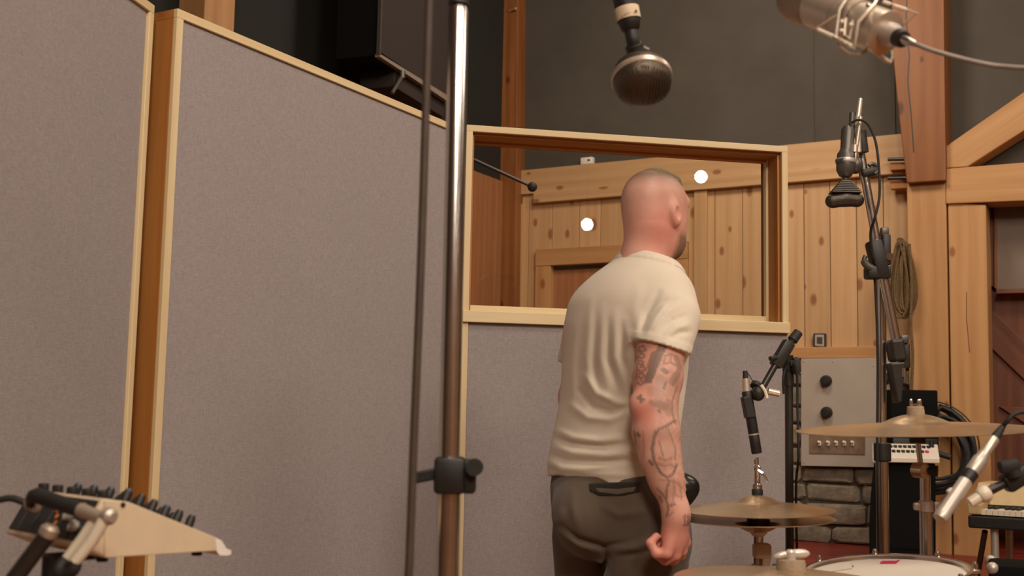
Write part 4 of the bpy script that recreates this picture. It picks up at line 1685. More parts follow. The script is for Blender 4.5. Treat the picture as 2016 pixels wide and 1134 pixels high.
def round_base(root, c, R, mat):
    MB().lathe([(R, 0.0), (R, 0.012), (R - 0.012, 0.020), (0.03, 0.030), (0.02, 0.05)], Vector((c.x, c.y, 0.001)), UP, 32).build('base_plate', mat, root)


# ---- chrome stand in the foreground
YS = 1.62
sa, sb = P(903, 10, YS), P(884, 900, YS)
base = Vector((P(880, 1134, YS).x, YS, 0))
r = thing('microphone_stand', base, 'tall chrome stand closest to the camera, in front of the panels', 'stand')
x0 = base.x


def sx(z):
    return Vector((sb.x + (sa.x - sb.x) * (z - sb.z) / (sa.z - sb.z), YS, z))


MB().tube([sx(sb.z - 0.02), sx(sa.z - 0.01), sx(sa.z)], [0.0145, 0.0145, 0.011], 20).build('upper_tube', M_['chrome'], r)
MB().tube([sx(0.05), sx(sb.z - 0.015)], 0.0165, 20).build('lower_tube', M_['chrome'], r)
MB().tube([sx(sa.z), sx(sa.z + 0.05)], 0.015, 16).tube([sx(sa.z + 0.05), sx(sa.z + 0.34)], 0.010, 12).build('top_clutch', M_['black'], r)
# clamp with lever and knob
cc = P(886, 935, YS)
cl = MB().rbox(cc + Vector((0.0, -0.004, 0)), (0.042, 0.046, 0.050), 0.006)
cl.rbox(cc + Vector((0.026, -0.004, -0.001)), (0.020, 0.034, 0.046), 0.005)
clo = cl.build('clamp', M_['black'], r)
MB().prism([cc + Vector((-0.018, -0.018, 0.010)), cc + Vector((-0.046, -0.020, 0.004)), cc + Vector((-0.046, -0.020, -0.012)), cc + Vector((-0.018, -0.018, -0.006))], (0, 0.012, 0)).build('lever', M_['black'], clo, smooth=False, bevel=0.002)
MB().tube([cc + Vector((0.034, -0.012, 0.012)), cc + Vector((0.034, -0.034, 0.012))], [0.012, 0.0115], 14).build('knob', M_['rubber'], clo)
legs(r, base, 0.55, 0.34, M_['chrome'], 0.011, 0.9)
# boom over the top of the picture carrying the black round microphone
bt = sx(sa.z + 0.32)
mtop = P(1236, -70, 1.95)
MB().tube([bt - (mtop - bt).normalized() * 0.3, mtop], 0.008, 12).build('boom', M_['chrome'], r)
MB().lathe([(0.022, -0.02), (0.024, 0.0), (0.022, 0.02)], bt, (mtop - bt), 16).build('boom_clutch', M_['black'], r)

# ---- cable hanging beside it
m = MB().tube(spline([bt - (mtop - bt).normalized() * 0.27 + UP * 0.012, P(850, -190, 1.46), P(847, -110, 1.42), P(845, 0, 1.42), P(839, 190, 1.42), P(832, 420, 1.42), P(824, 640, 1.42), P(815, 860, 1.42), P(808, 1050, 1.42),
                      P(802, 1160, 1.42), P(770, 1500, 1.44), Vector((-0.30, 1.40, 0.012)), Vector((-0.55, 1.2, 0.012))], 8), 0.0052, 10)
o = m.build('cable', M_['cabledark'])
tag(o, 'dark cable hanging straight down just left of the chrome foreground stand', 'cable')

# ---- black round microphone at the top
mc = P(1263, 152, 1.95)
nk0, nk1 = P(1247, 92, 1.95), P(1238, 62, 1.95)
r = thing('microphone', mc, 'black microphone with round dark grille hanging at top of picture', 'microphone')
axm = Vector((0.06, -0.42, -0.90)).normalized()          # the grille looks down and towards the camera
R_ = frame(Vector((1, 0, 0)), -axm)
m = MB()
m.lathe([(0.0, -0.034), (0.018, -0.033), (0.034, -0.029), (0.044, -0.021), (0.0495, -0.010), (0.0505, 0.000)], mc, axm, 40)
m.build('back_grille', M_['grille'], r)
m = MB().lathe([(0.0505, -0.004), (0.0525, -0.003), (0.0528, 0.006), (0.0510, 0.008)], mc, axm, 40)
ring = m.build('ring', M_['nickel'], r)
ring['label'] = 'pale metal ring round the grille'
MB().lathe([(0.0505, 0.007), (0.0495, 0.018), (0.043, 0.030), (0.030, 0.038), (0.014, 0.041), (0.0, 0.0415)], mc, axm, 40).build('front_grille', M_['grille'], r)
for k in range(-9, 10):
    a = k * 0.0050
    if abs(a) < 0.047:
        w = math.sqrt(0.049 ** 2 - a * a)
        pts = []
        for i in range(9):
            b = -w + 2 * w * i / 8
            rr = math.hypot(a, b)
            h = np.interp(rr, [0, 0.014, 0.030, 0.043, 0.0495, 0.0505], [0.0415, 0.041, 0.038, 0.030, 0.018, 0.007])
            pts.append(mc + R_ @ Vector((a, b, 0)) + axm * (float(h) + 0.0004))
        MB().tube(pts, 0.0008, 5).build('grille_wire', M_['gunmetal'], r)
# curved neck and handle
bk = mc - axm * 0.030
MB().tube(spline([P(1277, 100, 1.955), P(1262, 92, 1.955), P(1252, 76, 1.95), P(1247, 60, 1.95)], 6), 0.0055, 10).build('side_arm', M_['gunmetal'], r)
MB().tube(spline([bk, P(1250, 96, 1.955), P(1246, 80, 1.95), P(1243, 62, 1.95)], 6), [0.020] * 4 + [0.016] * 5 + [0.012] * 10, 14).build('neck', M_['black'], r)
ha = (P(1222, -40, 1.95) - P(1243, 64, 1.95)).normalized()
h0 = P(1243, 64, 1.95)
MB().lathe([(0.010, 0.0), (0.016, 0.006), (0.0195, 0.018), (0.0205, 0.030), (0.0205, 0.070), (0.022, 0.075), (0.022, 0.12)], h0, ha, 24).build('body', M_['black'], r)
bandm = MB().lathe([(0.0212, 0.022), (0.0214, 0.023), (0.0214, 0.043), (0.0212, 0.044)], h0, ha, 28, caps=False)
bd = bandm.build('label_band', M_['beige'], r)
bd['label'] = 'cream label band with a small dark triangle'
tp = P(1252, 22, 1.929)
MB().prism([tp + Vector((-0.003, 0, -0.002)), tp + Vector((0.003, 0, -0.0012)), tp + Vector((0.0, 0, 0.004))], (0, 0.0006, 0)).build('triangle_mark', M_['black'], bd, smooth=False)
for k in range(5):
    p = P(1222 + k * 4, 30 - k * 1.1, 1.9285)
    MB().box(p, (0.0018, 0.0005, 0.0030)).build('letter_mark', M_['felt'], bd, smooth=False)

# ---- silver studio microphone in a wire cradle, top right
e0, e1 = P(1747, 66, 1.52), P(1592, 8, 1.64)
ax = (e1 - e0).normalized()
r = thing('studio_microphone', e0, 'large champagne silver studio microphone in a wire cradle, top right', 'microphone')
L = (e1 - e0).length
MB().lathe([(0.0, 0.0), (0.022, 0.0), (0.0295, 0.002), (0.0300, 0.006), (0.0300, L * 0.32)], e0, ax, 40).build('base_cup', M_['nickel'], r)
MB().lathe([(0.0300, L * 0.34), (0.0312, L * 0.345), (0.0312, L * 0.53), (0.0300, L * 0.535)], e0, ax, 40).build('collar_ring', M_['nickel'], r)
MB().lathe([(0.0285, L * 0.31), (0.0285, L * 0.35)], e0, ax, 40).build('groove', M_['black'], r)
MB().lathe([(0.0302, L * 0.545), (0.0302, L * 0.90)], e0, ax, 40).build('body_tube', M_['nickel'], r)
MB().lathe([(0.0308, L * 0.90), (0.0315, L * 0.93), (0.0320, L * 1.0), (0.0318, L * 1.14), (0.026, L * 1.25), (0.012, L * 1.29), (0.0, L * 1.30)], e0, ax, 40).build('head_grille', M_['nickelgrille'], r)
lam = (Vector((0, 0, 1)) - ax * ax.z).normalized()
vis = (Vector((0, -1, 0)) + ax * ax.y).normalized()
sc = e0 + ax * (L * 0.22) + (lam * 0.55 + vis * 0.83).normalized() * 0.0298
MB().ball(sc, 0.0042, 10, 8).build('screw', M_['chrome'], r)
# connector
dn = (P(1790, 82, 1.47) - P(1752, 68, 1.52)).normalized()
c0 = e0 - ax * 0.001
MB().lathe([(0.0165, -0.002), (0.0165, 0.010), (0.0140, 0.020), (0.0125, 0.032)], c0, dn, 28).build('connector_collar', M_['satin'], r)
MB().lathe([(0.0118, 0.030), (0.0118, 0.042), (0.0105, 0.046)], c0, dn, 20).build('connector_boot', M_['black'], r)
# wire cradle
wires = [
    [(1648, 30, 1.53), (1607, 56, 1.54), (1643, 73, 1.52), (1682, 96, 1.50), (1690, 42, 1.50), (1722, 8, 1.52), (1735, -20, 1.54)],
    [(1680, -25, 1.56), (1652, 20, 1.53), (1646, 70, 1.52), (1652, 92, 1.52), (1672, 106, 1.53), (1690, 108, 1.54), (1706, 100, 1.55)],
    [(1706, 97, 1.55), (1715, 96, 1.55), (1752, 124, 1.56), (1757, 112, 1.57), (1755, 98, 1.58)],
    [(1740, 4, 1.58), (1760, 10, 1.58), (1806, 26, 1.58), (1777, 48, 1.59)],
    [(1665, 36, 1.50), (1662, 70, 1.495), (1672, 76, 1.495), (1678, 40, 1.50)],
]
for w in wires:
    MB().tube([P(*p) for p in w], 0.0021, 8).build('cradle_wire', M_['nickelwire'], r)
for (a, b) in (((1611, 59, 1.537), (1640, 72, 1.521)), ((1650, 77, 1.517), (1677, 92, 1.502)), ((1716, 98, 1.55), (1748, 121, 1.56)),
               ((1738, 3, 1.575), (1752, 8, 1.575)), ((1759, 11, 1.575), (1784, 19, 1.575))):
    MB().tube([P(*a), P(*b)], 0.0030, 8).build('rubber_sleeve', M_['ivory'], r)
for (x, y) in ((1658, 42), (1676, 48), (1657, 60)):
    MB().rbox(P(x, y, 1.492), (0.0055, 0.003, 0.0045), 0.001).build('elastic_clip', M_['ivory'], r)
# it hangs from a boom that leaves the picture at the top
_hk = P(1700, -90, 1.56)
MB().tube([P(1680, -25, 1.56), _hk, Vector((_hk.x, _hk.y, HC))], 0.006, 10).build('hanging_rod', M_['nickelwire'], r)
# its cable
pl = c0 + dn * 0.044
pts = [pl, P(1806, 88, 1.455), P(1835, 99, 1.45), P(1880, 112, 1.44), P(1930, 124, 1.43), P(1975, 131, 1.42), P(2040, 132, 1.40), P(2160, 110, 1.38), Vector((1.2, 1.5, 1.5)), Vector((1.18, 1.5, 0.5)), Vector((1.3, 1.45, 0.012))]
cb = thing('microphone_cable', pl, 'grey cable curving right from the silver studio microphone', 'cable')
MB().tube(spline(pts, 8), 0.0030, 10).build('cord', M_['cablegrey'], cb)
MB().lathe([(0.0062, 0.0), (0.0062, 0.008), (0.0046, 0.018), (0.0036, 0.024)], pl + dn * 0.002, (P(1820, 93, 1.45) - pl), 14).build('strain_relief', M_['chrome'], cb)

# ---- chrome boom stand with the dark ribbon microphone, right
YB = 3.15
bx_ = P(1737, 545, YB).x
base = Vector((P(1737, 1100, YB).x, YB, 0))
r = thing('boom_stand', base, 'chrome boom stand with black clamps in front of the pine wall', 'stand')
tu = P(1735, 535, YB)
MB().tube([Vector((base.x, YB, 0.03)), P(1736, 880, YB)], 0.0165, 18).build('lower_tube', M_['chrome'], r)
MB().tube([P(1736, 885, YB), tu], 0.0128, 18).build('upper_tube', M_['chrome'], r)
MB().lathe([(0.020, -0.025), (0.023, -0.022), (0.023, 0.022), (0.018, 0.025)], P(1737, 890, YB), (0, 0, 1), 20).build('height_clutch', M_['black'], r)
YF = YB - 0.04
b0, b1 = P(1692, 295, YF), P(1780, 800, YF)
dirb = (b1 - b0).normalized()
MB().tube([P(1691, 285, YF), P(1732, 510, YF)], 0.0115, 16).build('boom', M_['chrome'], r)
MB().tube([P(1732, 510, YF), P(1768, 690, YF)], 0.0125, 16).build('boom_tail', M_['chrome'], r)
# pivot block with hooks
pb = P(1727, 518, YF)
pv = MB().rbox(pb + Vector((0.0, 0.0, 0.012)), (0.036, 0.055, 0.10), 0.008, R=frame(Vector((1, 0, 0.22)), UP))
pv.rbox(P(1727, 537, YF), (0.062, 0.05, 0.034), 0.006)
pvo = pv.build('pivot_block', M_['black'], r)
MB().tube(spline([P(1716, 528, YF - 0.02), P(1706, 522, YF - 0.02), P(1701, 512, YF - 0.02), P(1704, 504, YF - 0.02)], 5), [0.010] * 10 + [0.006] * 6, 10).build('hook', M_['gunmetal'], pvo)
MB().rbox(P(1741, 457, YF), (0.020, 0.026, 0.026), 0.005).build('bolt_head', M_['gunmetal'], pvo)
MB().rbox(P(1744, 492, YF), (0.022, 0.03, 0.085), 0.006).build('side_plate', M_['black'], pvo)
MB().tube([P(1752, 505, YF - 0.02), P(1752, 505, YF + 0.03)], 0.010, 12).build('wing_screw', M_['chrome'], pvo)
# clip half-way up the boom
cp = P(1710, 340, YF)
c1 = MB().rbox(cp, (0.045, 0.04, 0.022), 0.006, R=frame(Vector((1, 0, 0.25)), UP)).build('cable_clip', M_['black'], r)
MB().tube(arc(P(1718, 333, YF - 0.015), 0.014, -1.2, 2.4, Vector((1, 0, 0)), UP, 10), 0.0065, 8).build('clip_ring', M_['gunmetal'], c1)
# counterweight and its joint
cw0, cw1 = P(1762, 668, YF), P(1777, 785, YF)
R2 = frame(Vector((1, 0, 0.15)), -(cw1 - cw0))
cwm = MB().rbox(P(1764, 690, YF), (0.040, 0.05, 0.06), 0.008, R=R2)
cwm.prism([P(1753, 715, YF - 0.022), P(1783, 712, YF - 0.022), P(1776, 792, YF - 0.022), P(1768, 794, YF - 0.022)], (0, 0.045, 0))
cwo = cwm.build('counterweight', M_['blackmetal'], r, smooth=False, bevel=0.004)
MB().rbox(P(1779, 668, YF), (0.020, 0.03, 0.022), 0.004).build('bolt_head', M_['gunmetal'], cwo)
MB().rbox(P(1782, 700, YF + 0.01), (0.022, 0.03, 0.07), 0.006).build('side_plate', M_['black'], cwo)
MB().tube([P(1779, 725, YF - 0.02), P(1779, 742, YF - 0.02)], 0.006, 10).build('pin', M_['chrome'], cwo)
round_base(r, base, 0.16, M_['blackmetal'])

# ribbon microphone hanging from the boom tip
r = thing('ribbon_microphone', P(1664, 390, 3.06), 'dark grey ribbon microphone hanging from the boom tip at right', 'microphone')
YR = 3.06
MB().tube([P(1690, 300, YR), P(1688, 240, YR), P(1694, 194, YR)], [0.0085, 0.0085, 0.0065], 12).build('tip_tube', M_['nickelwire'], r)
MB().tube([P(1694, 230, YR - 0.01), P(1682, 318, YR - 0.01)], [0.006, 0.0055], 10).tube([P(1683, 286, YR - 0.01), P(1682, 300, YR - 0.01)], 0.0095, 10).build('thread_rod', M_['nickel'], r)
MB().tube([P(1678, 222, YR), P(1676, 262, YR)], 0.0075, 10).tube([P(1687, 222, YR + 0.01), P(1686, 250, YR + 0.01)], 0.0065, 10).build('yoke', M_['gunmetal'], r)
MB().tube([P(1695, 258, YR + 0.02), P(1700, 300, YR + 0.02)], 0.014, 12).build('boom_socket', M_['black'], r)
MB().lathe([(0.014, 0.0), (0.018, 0.01), (0.017, 0.06), (0.020, 0.068), (0.0245, 0.075), (0.0255, 0.10), (0.024, 0.12), (0.016, 0.135), (0.006, 0.14)], P(1670, 250, YR), (P(1664, 345, YR) - P(1670, 250, YR)), 24).build('housing', M_['gunmetal'], r)
MB().lathe([(0.0258, 0.088), (0.0262, 0.09), (0.0262, 0.096), (0.0258, 0.098)], P(1670, 250, YR), (P(1664, 345, YR) - P(1670, 250, YR)), 24).build('housing_ring', M_['satin'], r)
MB().ball(P(1684, 325, YR + 0.01), (0.020, 0.022, 0.024)).build('swivel', M_['gunmetal'], r)
MB().tube([P(1648, 318, YR), P(1662, 316, YR - 0.02)], 0.008, 10).build('swivel_screw', M_['gunmetal'], r)
MB().tube([P(1665, 340, YR), P(1664, 362, YR)], [0.008, 0.006], 10).build('stem', M_['gunmetal'], r)
# ribbed shoulder: stepped fins
fins = MB()
for k in range(7):
    w = 0.016 + k * 0.0085
    fins.rbox(P(1664, 358 + k * 3.6, YR), (w + 0.012, 0.030 + k * 0.002, 0.0038), 0.001)
fins.prism([P(1655, 358, YR - 0.010), P(1673, 358, YR - 0.010), P(1690, 380, YR - 0.012), P(1638, 380, YR - 0.012)], (0, 0.024, 0)).build('ribbed_shoulder', M_['gunmetal'], r, smooth=False)
fr = Field(np.array(P(1663, 394, YR)) - 0.08, np.array(P(1663, 394, YR)) + 0.08, 0.003)
fr.chain([P(1639, 396, YR), P(1664, 392, YR), P(1687, 394, YR)], [0.019, 0.0185, 0.019], 0.01)
sl, X3, Y3, Z3 = fr.sub((-9, -9, -9), (9, 9, 9))
fr.D = np.maximum(fr.D, np.maximum(Z3 - P(1664, 381, YR).z + 0 * X3 + 0 * Y3, P(1664, 411, YR).z - Z3 + 0 * X3 + 0 * Y3)).astype(np.float32)
v_, f_ = fr.mesh()
net_object('head_grille', v_, f_, grille_mat('charcoal_mesh', srgb(84, 78, 72), srgb(48, 44, 40), 380), r)
# its cable runs down the boom
pts = [P(1676, 242, YR - 0.02), P(1690, 236, YR - 0.03), P(1708, 244, YR - 0.03), P(1724, 280, YR - 0.03), P(1731, 340, YR - 0.03), P(1731, 390, YR - 0.03), P(1722, 430, YR - 0.03),
       P(1714, 458, YR), P(1717, 500, YR + 0.02), P(1722, 545, YR + 0.05), P(1728, 700, YR + 0.06), P(1728, 1000, YR + 0.06), Vector((base.x - 0.05, YR - 0.05, 0.012))]
o = MB().tube(spline(pts, 7), 0.0036, 8).build('microphone_cable', M_['rubber'])
tag(o, 'thin black cable looping from the ribbon microphone down its boom', 'cable')

# ---- black stand with pencil microphone over the hi-hat
YP = 3.0
base = Vector((P(1553, 1000, YP).x, YP, 0))
r = thing('microphone_stand', base, 'slim black stand beside the grey panel and stone wall', 'stand')
MB().tube([Vector((base.x, YP, 0.03)), P(1553, 735, YP)], 0.0105, 14).build('tube', M_['blackmetal'], r)
MB().tube([P(1553, 760, YP), P(1550, 700, YP)], [0.013, 0.015], 14).build('swivel_post', M_['black'], r)
MB().tube([P(1500, 765, YP - 0.06), P(1540, 695, YP - 0.045)], 0.0085, 12).build('boom', M_['blackmetal'], r)
hb = (P(1555, 672, YP - 0.04) - P(1535, 706, YP - 0.045))
MB().rbox(P(1540, 697, YP - 0.043), (0.075, 0.030, 0.030), 0.006, R=frame(hb, UP)).build('boom_clamp', M_['black'], r)
MB().tube([P(1556, 676, YP - 0.04), P(1561, 668, YP - 0.04)], 0.009, 10).tube([P(1560, 670, YP - 0.04), P(1572, 654, YP - 0.035)], [0.0135, 0.012], 12).build('boom_grip', M_['rubber'], r)
MB().tube([P(1528, 704, YP - 0.06), P(1516, 706, YP - 0.07)], 0.006, 10).build('lock_knob', M_['black'], r)
MB().rbox(P(1567, 720, YP - 0.02), (0.020, 0.03, 0.044), 0.009).build('cross_knob', M_['rubber'], r)
MB().tube([P(1556, 716, YP - 0.02), P(1566, 718, YP - 0.02)], 0.007, 8).build('cross_bolt', M_['black'], r)
round_base(r, base, 0.13, M_['blackmetal'])
# cable along it
pts = [P(1543, 775, YP - 0.03), P(1542, 745, YP - 0.04), P(1548, 722, YP - 0.04), P(1560, 712, YP - 0.05), P(1569, 740, YP - 0.03), P(1570, 800, YP - 0.02), P(1572, 900, YP - 0.02), P(1568, 1040, YP), Vector((base.x + 0.03, YP - 0.05, 0.012))]
o = MB().tube(spline(pts, 6), 0.0032, 8).build('microphone_cable', M_['rubber'])
tag(o, 'black cable hanging down along the slim black stand', 'cable')
YQ = 2.92
r = thing('pencil_microphone', P(1490, 893, YQ), 'slim black pencil microphone pointing down above the hi-hat', 'microphone')
a0_, a1_ = P(1470, 770, YQ), P(1490, 893, YQ)
MB().lathe([(0.0115, 0.0), (0.0130, 0.004), (0.0130, 0.105), (0.0124, 0.107), (0.0124, 0.110), (0.0130, 0.112), (0.0130, (a1_ - a0_).length - 0.003), (0.0115, (a1_ - a0_).length)], a0_, a1_ - a0_, 24).build('body', M_['black'], r)
MB().lathe([(0.0133, 0.106), (0.0133, 0.1095)], a0_, a1_ - a0_, 24).build('ring', M_['satin'], r)
MB().tube([P(1470, 771, YQ), P(1468, 745, YQ)], [0.0105, 0.0085], 16).build('connector', M_['nickel'], r)
MB().tube([P(1468, 746, YQ), P(1467, 730, YQ)], [0.0075, 0.006], 12).build('boot', M_['rubber'], r)
MB().prism([P(1462, 782, YQ - 0.016), P(1478, 778, YQ - 0.016), P(1490, 822, YQ - 0.016), P(1470, 824, YQ - 0.016)], (0, 0.034, 0)).build('clip', M_['black'], r, smooth=False, bevel=0.003)
MB().ball(P(1492, 774, YQ - 0.005), (0.018, 0.018, 0.020)).build('clip_joint', M_['black'], r)
MB().tube([P(1487, 762, YQ - 0.005), P(1490, 756, YQ)], 0.014, 10).build('clip_collar', M_['rubber'], r)
MB().tube(spline([P(1498, 758, YQ - 0.02), P(1506, 770, YQ - 0.02), P(1510, 784, YQ - 0.02)], 5), 0.0042, 8).build('cable_tie', M_['ivory'], r)
MB().tube([P(1512, 770, YQ), P(1534, 775, YQ)], [0.009, 0.0085], 12).build('thread_adapter', M_['nickel'], r)
MB().tube(spline([P(1468, 731, YQ), P(1474, 737, YQ), P(1482, 750, YQ), P(1490, 760, YQ)], 4), 0.0012, 6).build('tether', M_['rubber'], r)

# ---- silver pencil microphone, right
YK = 1.90
r = thing('pencil_microphone', P(1847, 1028, YK), 'silver pencil microphone slanting down at the right, over the drum', 'microphone')
k0, k1 = P(1850, 1022, YK - 0.02), P(1938, 893, YK + 0.02)
kd = (k1 - k0)
Lk = kd.length
MB().lathe([(0.0, -0.001), (0.0112, 0.0), (0.0120, 0.003), (0.0120, 0.012), (0.0112, 0.014), (0.0112, Lk * 0.60), (0.0106, Lk * 0.61)], k0, kd, 28).build('body', M_['satin'], r)
MB().lathe([(0.0120, Lk * 0.58), (0.0122, Lk * 0.585), (0.0122, Lk * 0.70), (0.0120, Lk * 0.705)], k0, kd, 28).build('black_band', M_['black'], r)
MB().lathe([(0.0112, Lk * 0.71), (0.0118, Lk * 0.73), (0.0118, Lk * 0.90), (0.0100, Lk * 0.93), (0.0095, Lk * 1.0)], k0, kd, 28).build('rear_sleeve', M_['satin'], r)
MB().lathe([(0.0090, Lk * 0.98), (0.0090, Lk * 1.22), (0.0080, Lk * 1.24)], k0, kd, 20).build('connector', M_['nickel'], r)
MB().lathe([(0.0082, Lk * 1.23), (0.0070, Lk * 1.32), (0.0045, Lk * 1.44)], k0, kd, 16).build('boot', M_['rubber'], r)
MB().rbox(P(1876, 974, YK), (0.012, 0.012, 0.022), 0.003, R=frame(Vector((1, 0, 0.6)), UP)).build('clip_screw', M_['ivory'], r)
ke = k0 + kd * 1.42
pts = [ke, P(1984, 828, YK + 0.03), P(1996, 816, YK + 0.03), P(2020, 812, YK + 0.03), P(2070, 830, YK), Vector((0.95, 1.9, 0.9)), Vector((1.0, 1.9, 0.012))]
o = MB().tube(spline(pts, 8), 0.0038, 10).build('microphone_cable', M_['rubber'])
tag(o, 'black cable arching off the silver pencil microphone', 'cable')
base = Vector((P(2060, 900, YK).x, YK + 0.02, 0))
r = thing('microphone_stand', base, 'black boom stand at the right edge holding the silver pencil microphone', 'stand')
q0, q1 = P(1909, 990, YK + 0.01), P(1945, 968, YK + 0.01)
MB().tube([q0, q1], [0.0085, 0.0105], 14).lathe([(0.011, 0), (0.0135, 0.004), (0.0135, 0.014), (0.011, 0.018)], P(1928, 978, YK + 0.01), (q1 - q0), 16).build('clip_adapter', M_['ivory'], r)
MB().tube([P(1943, 969, YK + 0.01), P(1992, 944, YK + 0.015)], 0.0075, 12).build('boom', M_['blackmetal'], r)
MB().rbox(P(2002, 940, YK + 0.015), (0.05, 0.03, 0.030), 0.006, R=frame(q1 - q0, UP)).build('boom_clamp', M_['black'], r)
MB().rbox(P(1986, 918, YK + 0.0), (0.034, 0.022, 0.022), 0.007, R=frame(Vector((1, 0, 0.15)), UP)).tube([P(1992, 926, YK), P(1998, 938, YK)], 0.012, 10).build('lock_knob', M_['rubber'], r)
MB().tube([P(2006, 938, YK + 0.015), P(2062, 905, YK + 0.02)], 0.010, 12).build('boom_sleeve', M_['gunmetal'], r)
MB().tube([Vector((base.x, base.y, 0.02)), P(2060, 900, YK + 0.02)], 0.011, 12).build('tube', M_['blackmetal'], r)
legs(r, base, 0.3, 0.3, M_['blackmetal'], 0.009, 0.0)


# ---- cymbals
def cymbal(name, parent, c, R, bell_r, bell_h, bow, axis, flip=1):
    prof = []
    for i in range(19):
        t = i / 18
        rr = 0.006 + (R - 0.006) * t
        if rr < bell_r:
            h = bow + bell_h * math.cos(rr / bell_r * math.pi / 2) ** 0.8 + 0.002
        else:
            u = (rr - bell_r) / (R - bell_r)
            h = bow * (1 - u ** 1.5)
        prof.append((rr, h * flip))
    th = 0.0016
    prof2 = [(a, b) for a, b in prof] + [(R, -th * flip)] + [(a, b - th * flip) for a, b in prof[::-1]]
    axis = Vector(axis).normalized()
    M = Matrix.Translation(c) @ frame(axis.orthogonal(), axis).to_4x4()
    return MB().lathe(prof2, (0, 0, 0), (0, 0, 1), 72, caps=False).build(name, M_['cymbal'], parent, M=M, ang=50)


# hi-hat
YH = 2.76
hc = P(1491, 1004, YH)
base = Vector((hc.x, YH, 0))
r = thing('hi_hat', base, 'pair of bronze hi-hat cymbals on a chrome stand beside the man', 'hi-hat')
tilt = Vector((-0.028, -0.015, 1))
cymbal('top_cymbal', r, hc + UP * 0.0, 0.178, 0.048, 0.018, 0.016, tilt)
cymbal('bottom_cymbal', r, hc - UP * 0.021, 0.178, 0.048, 0.018, 0.013, tilt, -1)
MB().tube([Vector((hc.x, YH, 0.05)), hc + UP * 0.105], 0.0035, 10).build('pull_rod', M_['chrome'], r)
ct = P(1491, 970, YH)
MB().lathe([(0.0125, -0.010), (0.0130, -0.008), (0.0130, 0.006), (0.011, 0.009)], ct, UP, 18).build('clutch_felt', M_['rubber'], r)
cu = MB().lathe([(0.0105, 0.009), (0.0110, 0.011), (0.0110, 0.018), (0.0070, 0.021), (0.0065, 0.050), (0.0080, 0.052), (0.0080, 0.060), (0.004, 0.064), (0.0032, 0.082), (0.0, 0.084)], ct, UP, 18).build('clutch', M_['chrome'], r)
MB().tube([ct + Vector((0.0, -0.006, 0.052)), ct + Vector((0.010, -0.010, 0.045))], 0.0045, 8).rbox(ct + Vector((0.016, -0.010, 0.037)), (0.006, 0.004, 0.026), 0.0018, R=frame(Vector((1, 0, 0.5)), UP)).build('wing_screw', M_['chrome'], cu)
MB().tube([ct + Vector((-0.004, 0.0, 0.066)), ct + Vector((-0.006, 0.0, 0.074)), ct + Vector((0.002, 0, 0.08))], 0.0028, 8).build('drum_key_tab', M_['chrome'], cu)
cs = P(1493, 1032, YH)
MB().lathe([(0.0, 0.012), (0.026, 0.012), (0.027, 0.008), (0.0265, -0.006), (0.0, -0.006)], cs, UP, 28).build('seat_cup', M_['black'], r)
MB().lathe([(0.0, 0.0), (0.024, 0.0), (0.020, -0.014), (0.012, -0.022), (0.0, -0.022)], cs - UP * 0.006, UP, 24).build('seat_nut', M_['ivory'], r)
MB().tube([cs - UP * 0.022, Vector((hc.x, YH, 0.62))], 0.0115, 16).build('upper_tube', M_['chrome'], r)
lk = P(1499, 1084, YH)
MB().rbox(lk + Vector((0, -0.005, 0)), (0.040, 0.036, 0.036), 0.007).prism([lk + Vector((0.0, -0.02, -0.012)), lk + Vector((0.020, -0.02, -0.012)), lk + Vector((0.012, -0.02, -0.045)), lk + Vector((-0.002, -0.02, -0.030))], (0, 0.02, 0)).build('memory_lock', M_['beige'], r, bevel=0.002)
MB().tube([lk + Vector((0.024, -0.01, -0.036)), lk + Vector((0.034, -0.01, -0.036))], 0.008, 10).tube([lk + Vector((-0.040, -0.01, -0.038)), lk + Vector((-0.02, -0.01, -0.036))], 0.005, 8).build('wing_bolt', M_['satin'], r)
MB().tube([Vector((hc.x, YH, 0.05)), Vector((hc.x, YH, lk.z - 0.03))], 0.0145, 16).build('lower_tube', M_['chrome'], r)
legs(r, base, 0.32, 0.24, M_['chrome'], 0.010, 0.0)

# ride cymbal
YC = 2.68
rc = P(1803, 845, YC)
base = Vector((P(1822, 1100, YC).x, YC + 0.02, 0))
r = thing('ride_cymbal', base, 'large bronze ride cymbal seen edge-on at the right', 'cymbal')
tl = Vector((-0.048, -0.040, 1))
cymbal('cymbal', r, rc, 0.266, 0.072, 0.020, 0.013, tl)
rt = P(1803, 822, YC)
MB().lathe([(0.0, -0.004), (0.020, -0.004), (0.0198, 0.006), (0.0185, 0.020), (0.016, 0.0215), (0.0, 0.0215)], rt + UP * 0.004, tl, 24).build('top_felt', M_['felt'], r)
wn = MB().tube([rt + UP * 0.018, rt + UP * 0.032], 0.006, 10)
wn.rbox(rt + Vector((-0.010, 0, 0.034)), (0.007, 0.006, 0.016), 0.002).rbox(rt + Vector((0.009, 0, 0.034)), (0.010, 0.006, 0.016), 0.002)
wn.build('wing_nut', M_['chrome'], r)
MB().lathe([(0.016, -0.018), (0.018, -0.016), (0.018, -0.004), (0.015, 0.0)], P(1806, 857, YC), UP, 18).build('bottom_felt', M_['rubber'], r)
tj = P(1819, 924, YC)
MB().tube([P(1806, 862, YC), P(1812, 912, YC)], 0.0062, 12).build('tilter_rod', M_['chrome'], r)
MB().lathe([(0.012, -0.016), (0.0175, -0.014), (0.0175, 0.014), (0.012, 0.016)], P(1812, 926, YC - 0.005), Vector((0.5, -0.85, 0)), 20).build('tilter_gear', M_['chrome'], r)
MB().tube([P(1826, 926, YC), P(1846, 928, YC - 0.01)], [0.010, 0.013], 12).build('tilter_knob', M_['rubber'], r)
MB().tube([P(1821, 920, YC), P(1822, 1000, YC)], 0.0115, 16).build('upper_tube', M_['chrome'], r)
